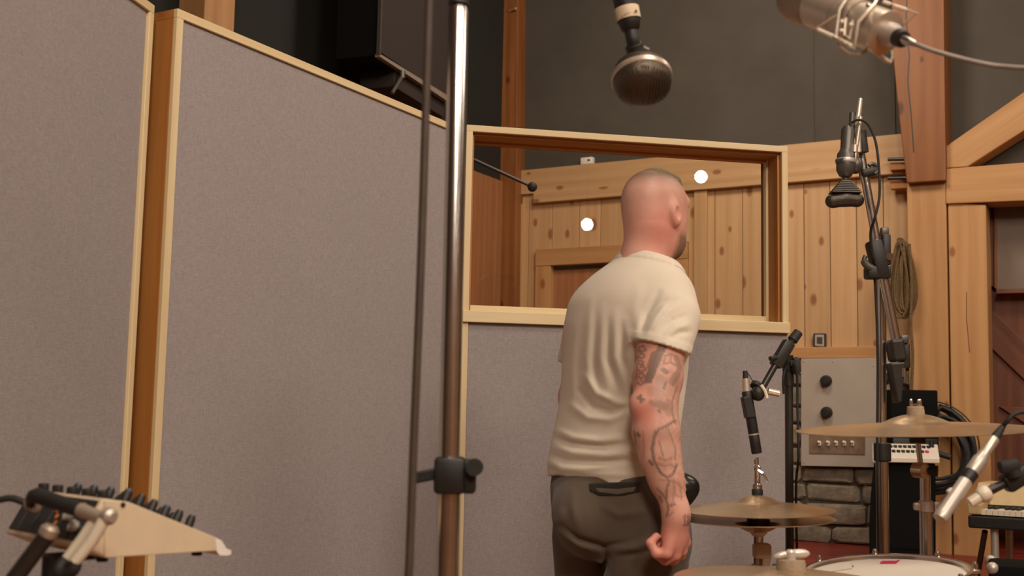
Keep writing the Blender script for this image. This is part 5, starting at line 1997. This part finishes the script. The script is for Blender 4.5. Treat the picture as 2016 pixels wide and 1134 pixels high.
ck = P(1823, 997, YC)
MB().lathe([(0.0135, -0.013), (0.0165, -0.011), (0.0165, 0.011), (0.0135, 0.013)], ck, UP, 18).rbox(ck + Vector((-0.022, -0.004, 0)), (0.016, 0.012, 0.018), 0.004).rbox(ck + Vector((0.024, -0.004, 0)), (0.014, 0.006, 0.022), 0.002).build('tube_clutch', M_['satin'], r)
MB().tube([P(1823, 1005, YC), Vector((base.x, YC, 0.05))], 0.0145, 16).build('lower_tube', M_['chrome'], r)
legs(r, base, 0.4, 0.38, M_['chrome'], 0.010, 1.4)

# low cymbal nearest the camera with its wing nut
YN = 2.10
nc = P(1556, 1150, YN)
r = thing('crash_cymbal', Vector((nc.x, YN, 0)), 'low bronze cymbal with white wing nut at the bottom edge', 'cymbal')
cymbal('cymbal', r, nc, 0.205, 0.055, 0.014, 0.012, (0.02, -0.03, 1))
nf = P(1557, 1120, YN)
MB().lathe([(0.0, -0.020), (0.026, -0.020), (0.0255, 0.010), (0.024, 0.016), (0.0, 0.017)], nf, UP, 24).build('top_felt', M_['felt'], r)
nw_ = P(1557, 1091, YN)
MB().tube([nf, nw_ + UP * 0.004], 0.0055, 10).build('thread', M_['chrome'], r)
wg = MB().ball(nw_ + Vector((0.014, 0, 0.001)), (0.020, 0.007, 0.0085), 16, 8, R=Matrix.Rotation(-0.05, 3, 'Y'))
wg.ball(nw_ + Vector((-0.016, 0, -0.002)), (0.016, 0.006, 0.006), 16, 8, R=Matrix.Rotation(-0.25, 3, 'Y')).lathe([(0.009, -0.010), (0.010, 0.004), (0.006, 0.008)], nw_, UP, 14)
wg.build('wing_nut', M_['wingnut'], r)
MB().tube([nc + UP * 0.002, Vector((nc.x, YN, 0.06))], 0.0125, 14).build('tube', M_['chrome'], r)
legs(r, Vector((nc.x, YN, 0)), 0.34, 0.26, M_['chrome'], 0.010, 1.05)

# tom drum
YD = 2.42
dc = P(1745, 1128, YD)
dax = Vector((-0.085, -0.055, 1)).normalized()
r = thing('tom_drum', Vector((dc.x, YD, 0)), 'drum with coated white head and pink tape at the bottom right', 'drum')
RD = 0.163
MB().lathe([(RD - 0.006, -0.006), (RD - 0.006, -0.20)], dc, dax, 64, caps=False).build('shell', M_['darkwood'], r)
MB().lathe([(0.0, 0.0005), (RD - 0.022, 0.0004), (RD - 0.012, 0.0), (RD - 0.004, -0.006), (RD - 0.003, -0.016)], dc, dax, 72, caps=False).build('drum_head', M_['drumhead'], r)
MB().lathe([(RD - 0.007, -0.016), (RD + 0.002, -0.016), (RD + 0.002, 0.006), (RD + 0.0045, 0.0085), (RD + 0.001, 0.0095), (RD - 0.0035, 0.008), (RD - 0.004, -0.004), (RD - 0.007, -0.008), (RD - 0.007, -0.016)], dc, dax, 72, caps=False).build('hoop', M_['chrome'], r)
MB().lathe([(RD - 0.007, -0.19), (RD + 0.002, -0.19), (RD + 0.003, -0.215), (RD - 0.004, -0.215)], dc, dax, 64, caps=False).build('bottom_hoop', M_['chrome'], r)
uD = Vector((1, 0, 0)) - dax * dax.x
uD.normalize()
wD = dax.cross(uD)
for k in range(8):
    a = k * math.pi / 4 - 0.18
    p = dc + (uD * math.cos(a) + wD * math.sin(a)) * (RD + 0.009)
    lug = MB().tube([p + dax * 0.010, p - dax * 0.055], 0.0035, 8).lathe([(0.0065, -0.004), (0.0068, 0.004), (0.004, 0.012), (0.0, 0.013)], p + dax * 0.006, dax, 10)
    lug.rbox(p - dax * 0.002, (0.018, 0.016, 0.008), 0.002)
    lug.rbox(p - dax * 0.075 - (uD * math.cos(a) + wD * math.sin(a)) * 0.004, (0.016, 0.016, 0.045), 0.004)
    lug.build('tension_lug', M_['chrome'], r)


def on_head(px, py, h=0.001):
    return PP(px, py, dc + dax * h, dax)


MB().prism([on_head(1733, 1107), on_head(1738, 1104.5), on_head(1763, 1104.5), on_head(1773, 1102), on_head(1764, 1110), on_head(1733, 1110)], dax * 0.0006).build('pink_tape', M_['pink'], r, smooth=False)
for k in range(8):
    x = 1638 + k * 5
    MB().tube([on_head(x, 1125.5 - k * 0.75), on_head(x + 3.6, 1124.2 - k * 0.75)], 0.0006, 5).build('script_mark', M_['ink'], r)
MB().tube([on_head(1678, 1113.5), on_head(1680, 1116.5)], 0.0011, 5).build('script_mark', M_['ink'], r)
st = thing('drum_stand', Vector((dc.x, YD, 0)), 'chrome basket stand under the white headed drum', 'stand')
dbm = dc - dax * 0.218
MB().tube([Vector((dc.x, YD, 0.06)), dbm - UP * 0.06], 0.014, 14).build('tube', M_['chrome'], st)
for k in range(3):
    a = k * 2 * math.pi / 3 + 0.5
    e = dbm + (uD * math.cos(a) + wD * math.sin(a)) * (RD + 0.012)
    MB().tube([dbm - UP * 0.06, e - dax * 0.004, e + dax * 0.03], 0.006, 8).build('basket_arm', M_['chrome'], st)
legs(st, Vector((dc.x, YD, 0)), 0.3, 0.32, M_['chrome'], 0.010, 0.5)
# ================================================================== THE FAR SIDE: PANEL, CABINETS, COILS, KEYBOARD
def flat(name, mat, parent, pts, off, ext, bevel=0.002, grain=None):
    return slab(name, mat, parent, [Wl(x, y, off) for x, y in pts], NW * ext, grain or TW, bevel)


M_['jet'] = plain('jet_black_paint', srgb(13, 12, 11), rough=0.85, spec=0.15)
# grey steel patch panel on the stone wall
r = thing('patch_panel', Wl(1670, 916, 0.10), 'grey steel wall panel with black knobs and a brass switch plate', 'wall panel')
flat('face_plate', M_['greymetal'], r, [(1577, 917), (1768, 921), (1768, 704), (1577, 706)], 0.10, 0.035)
for (x, y) in ((1627, 750), (1628, 812), (1744, 745)):
    k0 = Wl(x, y, 0.10)
    MB().lathe([(0.036, 0.0), (0.036, 0.012), (0.030, 0.040), (0.024, 0.046), (0.0, 0.047)], k0, -NW, 24).build('knob', M_['black'], r)
bp = flat('switch_plate', M_['brassplate'], r, [(1593, 893), (1703, 895), (1703, 856), (1593, 855)], 0.106, 0.006)
for x in (1614, 1631, 1647, 1663, 1679):
    p = Wl(x, 873, 0.106)
    MB().rbox(p - NW * 0.004, (0.018, 0.012, 0.030), 0.004, R=frame(TW, UP)).tube([p - NW * 0.006, p - NW * 0.03 + UP * 0.012], [0.005, 0.007], 8).build('toggle', M_['ivory'], r)
for (x, y) in ((1583, 712), (1583, 910), (1720, 720), (1720, 905), (1640, 712)):
    MB().lathe([(0.006, 0), (0.005, 0.003), (0, 0.0035)], Wl(x, y, 0.10), -NW, 10).build('screw', M_['satin'], r)

# outlet box
r = thing('wall_socket', Wl(1613, 684, 0.06), 'small grey socket plate on the pine boards above the steel panel', 'socket')
flat('plate', M_['black'], r, [(1601, 684), (1625, 685), (1625, 656), (1601, 656)], 0.055, 0.03, 0.004)
flat('cover', M_['greymetal'], r, [(1604, 681), (1622, 682), (1622, 659), (1604, 659)], 0.062, 0.008, 0.003)
flat('face', M_['gunmetal'], r, [(1608, 676), (1619, 677), (1619, 663), (1608, 663)], 0.066, 0.006, 0.002)

# white small box on the ledge, seen through the glass
_t = wt(1160, 317)
r = thing('small_box', wall_pt(_t, zr, 0.0), 'tiny white box on the pine ledge seen through the glass', 'box')
MB().rbox(wall_pt(_t, zr + 0.026, 0.025), (0.092, 0.045, 0.05), 0.004, R=frame(TW, UP)).build('body', M_['white'], r)
MB().rbox(wall_pt(_t + 0.02, zr + 0.028, 0.049), (0.02, 0.004, 0.012), 0.001, R=frame(TW, UP)).build('window', M_['gunmetal'], r)

# two dark pegs beside the orange post
for (y, lab) in ((313, 'upper dark steel peg beside the orange post'), (350, 'lower dark steel peg beside the orange post')):
    r = thing('wall_peg', Wl(1765, y, 0.1), lab, 'peg', 'pegs beside the orange post')
    MB().tube([Wl(1748, y + 1, 0.14), Wl(1792, y, 0.14)], 0.011, 10).build('bar', M_['blackmetal'], r)
    slab('backing_block', M_['trimside'], r, [Wl(1752, y + 22, 0.12), Wl(1786, y + 20, 0.12), Wl(1786, y + 6, 0.12), Wl(1752, y + 7, 0.12)], NW * 0.06, TW)

# boom with a ball end behind the glazed panel
YG = 5.3
bx = P(862, 400, YG)
r = thing('boom_stand', Vector((bx.x, YG, 0)), 'thin dark boom with a ball end seen through the glass', 'stand')
MB().tube([Vector((bx.x, YG, 0.03)), P(862, 282, YG)], 0.012, 10).build('tube', M_['blackmetal'], r)
MB().tube([P(862, 282, YG), P(1040, 364, YG)], [0.0085, 0.0075], 10).build('boom', M_['blackmetal'], r)
MB().ball(P(1048, 368, YG), 0.023).build('ball_end', M_['rubber'], r)
legs(r, Vector((bx.x, YG, 0)), 0.3, 0.35, M_['blackmetal'])

# black cabinet on the platform
YB2 = 6.1
r = thing('equipment_cabinet', Vector((P(1775, 1090, YB2).x, YB2 + 0.1, z_pl)), 'black curved-side cabinet standing before the stone wall', 'cabinet')
zt = P(1775, 912, YB2).z
cb_px = [(1712, 1096), (1711, 1040), (1713, 990), (1717, 945), (1721, 911), (1842, 914), (1842, 1100)]
pts = [P(x, y, YB2) for x, y in cb_px]
pts = [Vector((p.x, p.y, max(z_pl, p.z))) for p in pts]
pts[0].z = z_pl
pts[-1].z = z_pl
MB().prism(pts, Vector((0.12, 0.36, 0))).build('carcass', M_['jet'], r, smooth=False, bevel=0.006)
MB().prism([P(1726, 1078, YB2 - 0.004), P(1724, 1000, YB2 - 0.004), P(1730, 930, YB2 - 0.004), P(1832, 932, YB2 - 0.004), P(1832, 1082, YB2 - 0.004)], (0, 0.006, 0)).build('front_cloth', M_['tweed'], r, smooth=False)

# small white mixing console on top of it
r = thing('small_mixer', Vector((P(1790, 912, YB2).x, YB2 + 0.1, zt)), 'small white mixer with rows of black buttons on the black cabinet', 'mixer')
A_ = [P(1718, 904, YB2 - 0.03), P(1850, 909, YB2 - 0.03)]
zb = zt + 0.004
fl = [Vector((A_[0].x, YB2 - 0.03, zb)), Vector((A_[1].x, YB2 - 0.03, zb)), Vector((A_[1].x, YB2 - 0.03, zb + 0.026)), Vector((A_[0].x, YB2 - 0.03, zb + 0.026))]
bk = [p + Vector((0.06, 0.19, 0)) for p in fl]
tz = P(1800, 874, YB2 + 0.12).z
bk[2].z = bk[3].z = tz
MB().add(fl + bk, [(0, 1, 2, 3), (4, 7, 6, 5), (0, 4, 5, 1), (3, 2, 6, 7), (0, 3, 7, 4), (1, 5, 6, 2)]).build('console', M_['white'], r, smooth=False, bevel=0.004)
for rr in range(2):
    for k in range(11):
        f = 0.38 + 0.34 * rr
        s = 0.10 + 0.072 * k + 0.03 * rr
        a = fl[3].lerp(fl[2], s)
        b = bk[3].lerp(bk[2], s)
        p = a.lerp(b, f)
        col = M_['pink'] if (rr == 0 and k == 10) else M_['black']
        MB().rbox(p + UP * 0.005, (0.015, 0.02, 0.014), 0.002).build('button', col, r)
p = fl[3].lerp(fl[2], 0.9).lerp(bk[3].lerp(bk[2], 0.9), 0.8)
MB().tube([p, p + UP * 0.03], [0.014, 0.012], 12).build('knob', M_['black'], r)
MB().tube([bk[1].lerp(bk[2], 0.5), bk[1].lerp(bk[2], 0.5) + Vector((0.06, -0.02, -0.02))], 0.016, 10).build('plug', M_['rubber'], r)

# black amplifier box behind it
YX = YB2 + 0.30
xa, xb = P(1746, 800, YX).x, P(1840, 800, YX).x
zx = P(1790, 768, YX).z
r = thing('amplifier', Vector(((xa + xb) / 2, YX, zt)), 'square black amplifier box against the pine post, behind the small mixer', 'amplifier')
MB().rbox(((xa + xb) / 2 + 0.02, YX + 0.06, (zx + zt) / 2 + 0.002), (xb - xa, 0.12, zx - zt), 0.008).build('case', M_['jet'], r)
MB().rbox(((xa + xb) / 2 + 0.02, YX - 0.002, zt + 0.08), (xb - xa - 0.02, 0.008, 0.09), 0.002).build('control_strip', M_['black'], r)
for k in range(4):
    MB().tube([(xa + 0.06 + k * 0.05, YX - 0.004, zt + 0.085), (xa + 0.06 + k * 0.05, YX - 0.02, zt + 0.085)], 0.011, 10).build('knob', M_['gunmetal'], r)
MB().box((xb - 0.02, YX - 0.007, zt + 0.085), (0.024, 0.002, 0.012)).build('badge', M_['felt'], r, smooth=False)

# coil of black cable hung on the posts
c0 = Wl(1832, 886, 0.27)
pts = []
random.seed(5)
for k in range(16):
    rx, rz = 0.215 + random.uniform(-0.05, 0.03), 0.225 + random.uniform(-0.045, 0.03)
    ox, oz, oy = random.uniform(-0.012, 0.03), random.uniform(-0.03, 0.02), random.uniform(0, 0.06)
    for i in range(24):
        a = 2 * math.pi * i / 24 + 1.57
        pts.append(c0 + TW * (math.cos(a) * rx + ox) + UP * (math.sin(a) * rz + oz) - NW * (oy + 0.008 * math.sin(3 * a + k)))
o = MB().tube(pts, 0.0125, 6).build('cable_coil', M_['rubber'])
tag(o, 'thick coil of black cable hanging on the pine posts', 'cable coil')
# thin cable loose around it
pts = [c0 + TW * (math.cos(a) * 0.27) + UP * (math.sin(a) * 0.26 + 0.02) - NW * 0.05 for a in [1.8 - 0.12 * i for i in range(32)]]
o = MB().tube(pts, 0.0045, 6).build('loose_cable', M_['rubber'])
tag(o, 'thin loose black cable looping around the thick black coil', 'cable')

# hank of olive rope on the wall
c0 = Wl(1779, 550, 0.24)
pts = []
for k in range(15):
    rx, rz = random.uniform(0.010, 0.062), random.uniform(0.17, 0.235)
    ox, oy, oz = random.uniform(-0.02, 0.02), random.uniform(0, 0.05), random.uniform(-0.01, 0.015)
    for i in range(18):
        a = 2 * math.pi * i / 18 + 1.57
        pts.append(c0 + TW * (math.cos(a) * rx * (1.0 - 0.45 * math.sin(a)) + ox) + UP * (math.sin(a) * rz + oz) - NW * oy)
r = thing('rope_hank', c0 - UP * 0.2, 'olive brown hank of rope hanging where pine wall meets post', 'rope')
MB().tube(pts, 0.0075, 6).build('loops', M_['rope'], r)
MB().tube(spline([Wl(1772, 482, 0.26), Wl(1767, 472, 0.26), Wl(1774, 470, 0.26), Wl(1786, 478, 0.26)], 4), 0.007, 6).build('hanging_eye', M_['rope'], r)
MB().tube(spline([Wl(1790, 480, 0.30), Wl(1795, 560, 0.30), Wl(1793, 640, 0.30), Wl(1797, 700, 0.30), Wl(1793, 790, 0.30)], 5), 0.0095, 6).build('loose_end', M_['rope'], r)

# dark cabinet in the alcove
r = thing('display_cabinet', wall_pt(wt(2010) + 0.1, z_pl, -0.55), 'dark red-brown wooden cabinet in the alcove at the right edge', 'cabinet')
OF = -0.10
flat('carcass', M_['darkwood'], r, [(1938, 990), (2120, 995), (2120, 396), (1936, 398)], OF - 0.03, 0.45, 0.004, UP)
flat('upper_stile', M_['darkwood'], r, [(1941, 556), (1960, 568), (1958, 402), (1941, 402)], OF + 0.02, 0.05, 0.004, UP)
flat('upper_stile', M_['timber'], r, [(1957, 566), (1963, 570), (1962, 402), (1957, 402)], OF + 0.045, 0.06, 0.003, UP)
flat('door_panel', M_['greyglass'], r, [(1962, 570), (2120, 566), (2120, 402), (1962, 402)], OF + 0.03, 0.05, 0.002)
flat('ledge', M_['darkwood'], r, [(1962, 578), (2120, 574), (2120, 567), (1960, 569)], OF + 0.12, 0.15, 0.003)
flat('lower_panel', M_['darkwood'], r, [(1946, 985), (2120, 988), (2120, 576), (1944, 572)], OF - 0.01, 0.03, 0.003, UP)
flat('slanted_shape', M_['darkwood'], r, [(1950, 684), (1950, 608), (2120, 770), (2120, 846)], OF + 0.015, 0.03, 0.004, Wl(2100, 800) - Wl(1950, 650))  # raised slanted shapes following the diagonal tone edges
flat('slanted_shape', M_['darkwood'], r, [(1966, 800), (2120, 806), (2120, 900)], OF + 0.015, 0.03, 0.004, TW)

# keyboard on its stand
K0 = P(1905, 1014, 5.2)
u = Vector((0.83, -0.5578, 0))
nf_ = Vector((-0.5578, -0.83, 0))
bk_ = -nf_
r = thing('keyboard', Vector((K0.x, K0.y, 0)) + u * 0.6, 'tan electric piano with white keys on metal legs at right edge', 'keyboard')


def kp(s, d, z):
    return K0 + u * s + bk_ * d + UP * z


LK = 1.15
MB().prism([kp(0, 0, -0.055), kp(LK, 0, -0.055), kp(LK, 0, 0.0), kp(0, 0, 0.0)], bk_ * 0.42).build('base_case', M_['black'], r, smooth=False, bevel=0.008)
prof = [(0.0, 0.004), (0.0, 0.050), (0.13, 0.058), (0.21, 0.135), (0.42, 0.135), (0.42, 0.004)]
for (s0, s1) in ((0.0, 0.055), (LK - 0.055, LK)):
    MB().prism([kp(s0, d, z) for d, z in prof], u * (s1 - s0)).build('cheek', M_['tan'], r, smooth=False, bevel=0.006)
MB().prism([kp(0.055, d, z) for d, z in ((0.145, 0.03), (0.215, 0.13), (0.42, 0.13), (0.42, 0.004), (0.145, 0.004))], u * (LK - 0.11)).build('lid', M_['tan'], r, smooth=False, bevel=0.008)
MB().prism([kp(0.055, d, z) for d, z in ((0.14, 0.022), (0.143, 0.042), (0.15, 0.042), (0.15, 0.022))], u * (LK - 0.11)).build('key_slip', M_['black'], r, smooth=False)
nk = 44
kw = (LK - 0.11) / nk
for k in range(nk):
    MB().box(kp(0.055 + kw * (k + 0.5), 0.075, 0.016), (kw - 0.0015, 0.14, 0.022), R=frame(u, UP)).build('white_key', M_['ivory'], r, smooth=False)
    if k % 7 not in (2, 6):
        MB().box(kp(0.055 + kw * (k + 1), 0.10, 0.031), (kw * 0.55, 0.09, 0.012), R=frame(u, UP)).build('black_key', M_['black'], r, smooth=False)
for (s, d) in ((0.10, 0.05), (0.55, 0.05), (1.05, 0.05), (0.10, 0.36), (1.05, 0.36)):
    p = kp(s, d, -0.055)
    MB().tube([p, Vector((p.x, p.y, 0.0))], 0.017, 12).build('leg', M_['satin'], r)
p1_, p2_ = kp(0.02, 0.30, -0.06), kp(0.02, 0.05, -0.06)
MB().tube([kp(0.06, 0.05, -0.07), Vector((kp(-0.10, 0.40, 0).x, kp(-0.10, 0.40, 0).y, 0.25))], 0.013, 8).build('brace', M_['blackmetal'], r)

# black amp with a metal corner at the bottom right
YA = 4.2
a0 = P(1948, 1112, YA)
r = thing('combo_amplifier', Vector((a0.x + 0.2, YA + 0.15, 0)), 'black covered amplifier with a metal corner at the bottom right', 'amplifier')
u2 = Vector((0.93, -0.36, 0)).normalized()
b2 = Vector((0.36, 0.93, 0)).normalized()
w2, d2 = 0.46, 0.26
R3 = frame(u2, UP)
ctr = a0 + u2 * w2 / 2 + b2 * d2 / 2
MB().rbox(Vector((ctr.x, ctr.y, a0.z / 2)), (w2, d2, a0.z), 0.012, R=R3).build('case', M_['tweed'], r)
cf = a0 + u2 * w2 / 2 - b2 * 0.003
MB().rbox(Vector((cf.x, cf.y, a0.z * 0.42)), (w2 - 0.07, 0.012, a0.z * 0.72), 0.004, R=R3).build('front_cloth', M_['spkbrown'], r)
for (s, d) in ((0, 0), (w2, 0), (0, d2), (w2, d2)):
    p = a0 + u2 * s + b2 * d
    MB().ball(p + (u2 * (0.010 if s == 0 else -0.010)) + b2 * (0.010 if d == 0 else -0.010) - UP * 0.012, 0.022, 12, 8).build('corner', M_['satin'], r)
hm = ctr + UP * (a0.z - ctr.z)
MB().tube(spline([hm - u2 * 0.10 + UP * 0.0, hm - u2 * 0.08 + UP * 0.028, hm + u2 * 0.08 + UP * 0.028, hm + u2 * 0.10], 5), 0.009, 8).build('handle', M_['rubber'], r)

# dark loudspeaker box on the left wall
M_['jet'] = plain('jet_black_paint', srgb(13, 12, 11), rough=0.85, spec=0.15)
M_['edgelight'] = plain('lit_edge_paint', srgb(128, 114, 102), rough=0.5)  # pale tone painting in the light on the lower edge
sA = P(746, 108, 6.05)
sB = PZ(884, 199, sA.z)
su = (sB - sA).normalized()
sn = Vector((su.y, -su.x, 0))                      # out of its face, to the right
sd_ = 0.24
zS, H2 = sA.z, HC - 0.05
SL_ = (sB - sA).length
r = thing('wall_loudspeaker', sA - sn * 0.1 + su * 0.4, 'dark brown loudspeaker box high on the black left wall', 'loudspeaker')


def sp(t, z, o_):
    return Vector((sA.x, sA.y, 0)) + su * t + sn * o_ + UP * z


MB().prism([sp(0, zS, -0.02), sp(SL_, zS, -0.02), sp(SL_, H2, -0.02), sp(0, H2, -0.02)], -sn * sd_).build('cabinet', M_['jet'], r, smooth=False)
MB().prism([sp(0.01, zS + 0.02, 0), sp(SL_, zS + 0.02, 0), sp(SL_, H2, 0), sp(0.01, H2, 0)], -sn * 0.03).build('front_cloth', M_['spkbrown'], r, smooth=False)
MB().prism([sp(0, zS - 0.010, 0.006), sp(SL_, zS - 0.010, 0.006), sp(SL_, zS + 0.026, 0.006), sp(0, zS + 0.006, 0.006)], -sn * 0.03).build('lit_edge', M_['edgelight'], r, smooth=False)  # lit lower edge built as a pale wedge
MB().prism([sp(-0.004, zS, 0.006), sp(0.012, zS, 0.006), sp(0.012, H2, 0.006), sp(-0.004, H2, 0.006)], -sn * 0.02).build('lit_edge', M_['gunmetal'], r, smooth=False)  # thin strip standing for the highlight on the upright edge
MB().prism([sp(0.25, zS - 0.10, -0.03), sp(SL_, zS - 0.10, -0.03), sp(SL_, zS, -0.03), sp(0.25, zS, -0.03)], -sn * (sd_ - 0.03)).build('bottom_panel', M_['spkbrown'], r, smooth=False)
bpnt = sp(0.27, zS - 0.01, 0.01)
MB().tube([bpnt, bpnt - UP * 0.04], 0.016, 10).tube([bpnt - UP * 0.03, bpnt - UP * 0.16 - su * 0.12], 0.010, 8).build('bracket', M_['gunmetal'], r)

# ================================================================== MIXER at the lower left
E_ = P(178, 1090, 1.45)
Ld = Vector((0.69, 0.724, 0))
Wd = Vector((-0.724, 0.69, 0))
ns = -Wd


def ms(px, py, d=0.0):
    """point on the mixer's side plane (d metres towards the camera)"""
    return PP(px, py, E_ + ns * d, ns)


WM = 0.205
side = [ms(150, 1076), ms(205, 1098), ms(427, 1084), ms(424, 1058), ms(252, 988), ms(203, 981)]
r = thing('mixing_console', Vector((side[1].x, side[1].y, side[1].z)) + Wd * 0.1, 'beige wedge mixer on a stand at the lower left', 'mixer')
MB().prism(side, Wd * WM).build('case', M_['beige'], r, smooth=False, bevel=0.004)
# side cheek slightly proud, with screw
MB().prism([p + ns * 0.002 for p in side[1:5]] + [ms(206, 985, 0.002)], Wd * 0.004).build('side_cheek', M_['beige'], r, smooth=False, bevel=0.001)
MB().lathe([(0.0035, 0), (0.003, 0.0015), (0, 0.002)], ms(242, 994, 0.002), ns, 10).build('screw', M_['blackmetal'], r)
# rear panel with sockets
rn = (side[5] - side[0]).cross(Wd).normalized()
if rn.dot(CAM - side[0]) < 0:
    rn = -rn
up_r = (side[5] - side[0])


def rp(a, b, d=0.0):
    """rear face: a across (0 near side), b up, d out"""
    return side[0] + Wd * WM * a + up_r * b + rn * d


pan = MB().prism([rp(0.03, 0.10, 0.002), rp(0.95, 0.10, 0.002), rp(0.95, 0.93, 0.002), rp(0.03, 0.93, 0.002)], -rn * 0.006).build('rear_panel', M_['black'], r, smooth=False)
for k in range(5):
    a = 0.16 + k * 0.165
    MB().prism([rp(a - 0.003, 0.12, 0.003), rp(a + 0.003, 0.12, 0.003), rp(a + 0.003, 0.9, 0.003), rp(a - 0.003, 0.9, 0.003)], -rn * 0.001).build('panel_line', M_['gunmetal'], pan, smooth=False)
for (a, b) in ((0.40, 0.50), (0.43, 0.62), (0.37, 0.36)):
    MB().lathe([(0.0035, 0), (0.0035, 0.0008), (0, 0.001)], rp(a, b, 0.003), rn, 8).build('orange_mark', M_['orangeink'], pan)
for (a, b) in ((0.12, 0.35), (0.12, 0.7), (0.25, 0.55)):
    MB().lathe([(0.008, 0), (0.008, 0.006), (0.005, 0.007), (0.005, 0.002)], rp(a, b, 0.002), rn, 14).build('socket', M_['satin'], r)
# knobs on the sloping top
t0_, t1_ = side[4], side[3]
tn = (t1_ - t0_).cross(Wd).normalized()
if tn.z < 0:
    tn = -tn
for i in range(6):
    for j in range(4):
        p = t0_.lerp(t1_, 0.06 + i * 0.145) + Wd * WM * (0.12 + 0.22 * j)
        capm = M_['bluecap'] if i in (0, 3) else M_['blackmetal']
        kb = MB().lathe([(0.0062, 0.0), (0.0058, 0.014), (0.0050, 0.016), (0.0, 0.016)], p, tn, 10).build('knob', M_['black'], r)
        MB().lathe([(0.0046, 0.016), (0.0040, 0.0185), (0.0, 0.019)], p, tn, 10).build('knob_cap', capm, kb)
for j in range(5):
    p = side[5].lerp(side[4], 0.3) + Wd * WM * (0.1 + 0.2 * j)
    MB().rbox(p + UP * 0.004, (0.012, 0.012, 0.012), 0.002).build('button', M_['black'], r)
# rubber feet
for (x, y) in ((217, 1099), (404, 1087)):
    p = ms(x, y) + Wd * 0.02
    MB().tube([p + UP * 0.002, p - UP * 0.006], 0.007, 10).build('rubber_foot', M_['rubber'], r)
# torn white tape on the nose
tp_ = [ms(424, 1058, 0.003), ms(436, 1064, 0.004), ms(446, 1080, 0.004), ms(455, 1083, 0.001), ms(455, 1091, 0.002), ms(447, 1094, 0.004), ms(432, 1093, 0.003), ms(427, 1086, 0.003)]
MB().prism(tp_, Wd * 0.05).build('tape', M_['tape'], r, smooth=False)

# plugs and cables at its back
pa, pb_ = P(72, 975, 1.44), P(158, 1004, 1.40)
r = thing('audio_plug', pa, 'black and silver plug lying across the back of the beige mixer', 'plug')
MB().tube([pa, pb_], [0.0098, 0.0092], 14).build('black_sleeve', M_['rubber'], r)
MB().tube([pb_, P(200, 1019, 1.385)], [0.0086, 0.0070], 14).build('metal_shell', M_['nickel'], r)
MB().lathe([(0.007, 0), (0.010, 0.003), (0.010, 0.012), (0.006, 0.016)], P(206, 1013, 1.38), (P(226, 1020, 1.37) - P(206, 1013, 1.38)), 12).build('tip_nut', M_['satin'], r)
MB().tube(spline([pa, P(66, 972, 1.45), P(60, 980, 1.47), P(62, 1000, 1.50)], 4), 0.006, 8).build('tail', M_['rubber'], r)
r = thing('audio_cable', P(60, 992, 1.52), 'black cable with a gold plug entering the mixer from the left', 'cable')
MB().tube(spline([P(62, 993, 1.50), P(45, 988, 1.50), P(24, 981, 1.50), P(0, 984, 1.50), P(-60, 1000, 1.50), P(-90, 1100, 1.5), Vector((-0.75, 1.45, 0.3)), Vector((-0.72, 1.4, 0.012))], 6), 0.0045, 10).build('cord', M_['rubber'], r)
MB().tube([P(56, 991, 1.50), P(70, 996, 1.49)], [0.0075, 0.0085], 12).build('gold_plug', M_['brassplate'], r)
r = thing('cable_loop', P(130, 1125, 1.38), 'two pale plugs joined by a black cable loop below the mixer', 'cable')
MB().tube([P(205, 1024, 1.375), P(182, 1064, 1.375), P(148, 1106, 1.375)], [0.0075, 0.0072, 0.0065], 12).build('plug_body', M_['ivory'], r)
MB().tube([P(192, 1018, 1.395), P(165, 1058, 1.395), P(128, 1104, 1.395)], [0.0075, 0.0072, 0.0060], 12).build('plug_body', M_['ivory'], r)
MB().tube(spline([P(129, 1102, 1.395), P(118, 1116, 1.39), P(117, 1128, 1.385), P(128, 1133, 1.38), P(144, 1122, 1.375), P(150, 1108, 1.375)], 5), 0.0075, 10).build('cord', M_['rubber'], r)
# stand under the mixer
bs_ = Vector((P(150, 1134, 1.50).x, 1.55, 0))
r = thing('mixer_stand', bs_, 'black tubular stand holding the beige mixer', 'stand')
MB().tube([P(94, 1052, 1.42), P(28, 1140, 1.42), P(-60, 1262, 1.44), Vector((-0.80, 1.50, 0.02))], 0.0105, 14).build('front_leg', M_['blackmetal'], r)
MB().lathe([(0.0105, 0), (0.0115, 0.003), (0.0115, 0.010), (0.008, 0.014)], P(92, 1056, 1.42), (P(97, 1046, 1.42) - P(92, 1056, 1.42)), 12).build('leg_clamp', M_['nickel'], r)
ctop = side[1].lerp(side[0], 0.5) + Wd * 0.10
bs_ = Vector((ctop.x, ctop.y, 0))
MB().tube([ctop - UP * 0.014, Vector((bs_.x, bs_.y, 0.03))], 0.0120, 14).build('column', M_['black'], r)
MB().rbox(ctop + Ld * 0.03 + Vector((0, 0, -0.016)), (0.06, 0.06, 0.006), 0.002, R=frame(Ld, UP)).build('top_plate', M_['black'], r)
for k in range(2):
    a = 0.4 + k * 2.2
    MB().tube([Vector((bs_.x, bs_.y, 0.3)), Vector((bs_.x + math.cos(a) * 0.25, bs_.y + math.sin(a) * 0.25, 0.015))], 0.010, 8).build('leg', M_['blackmetal'], r)
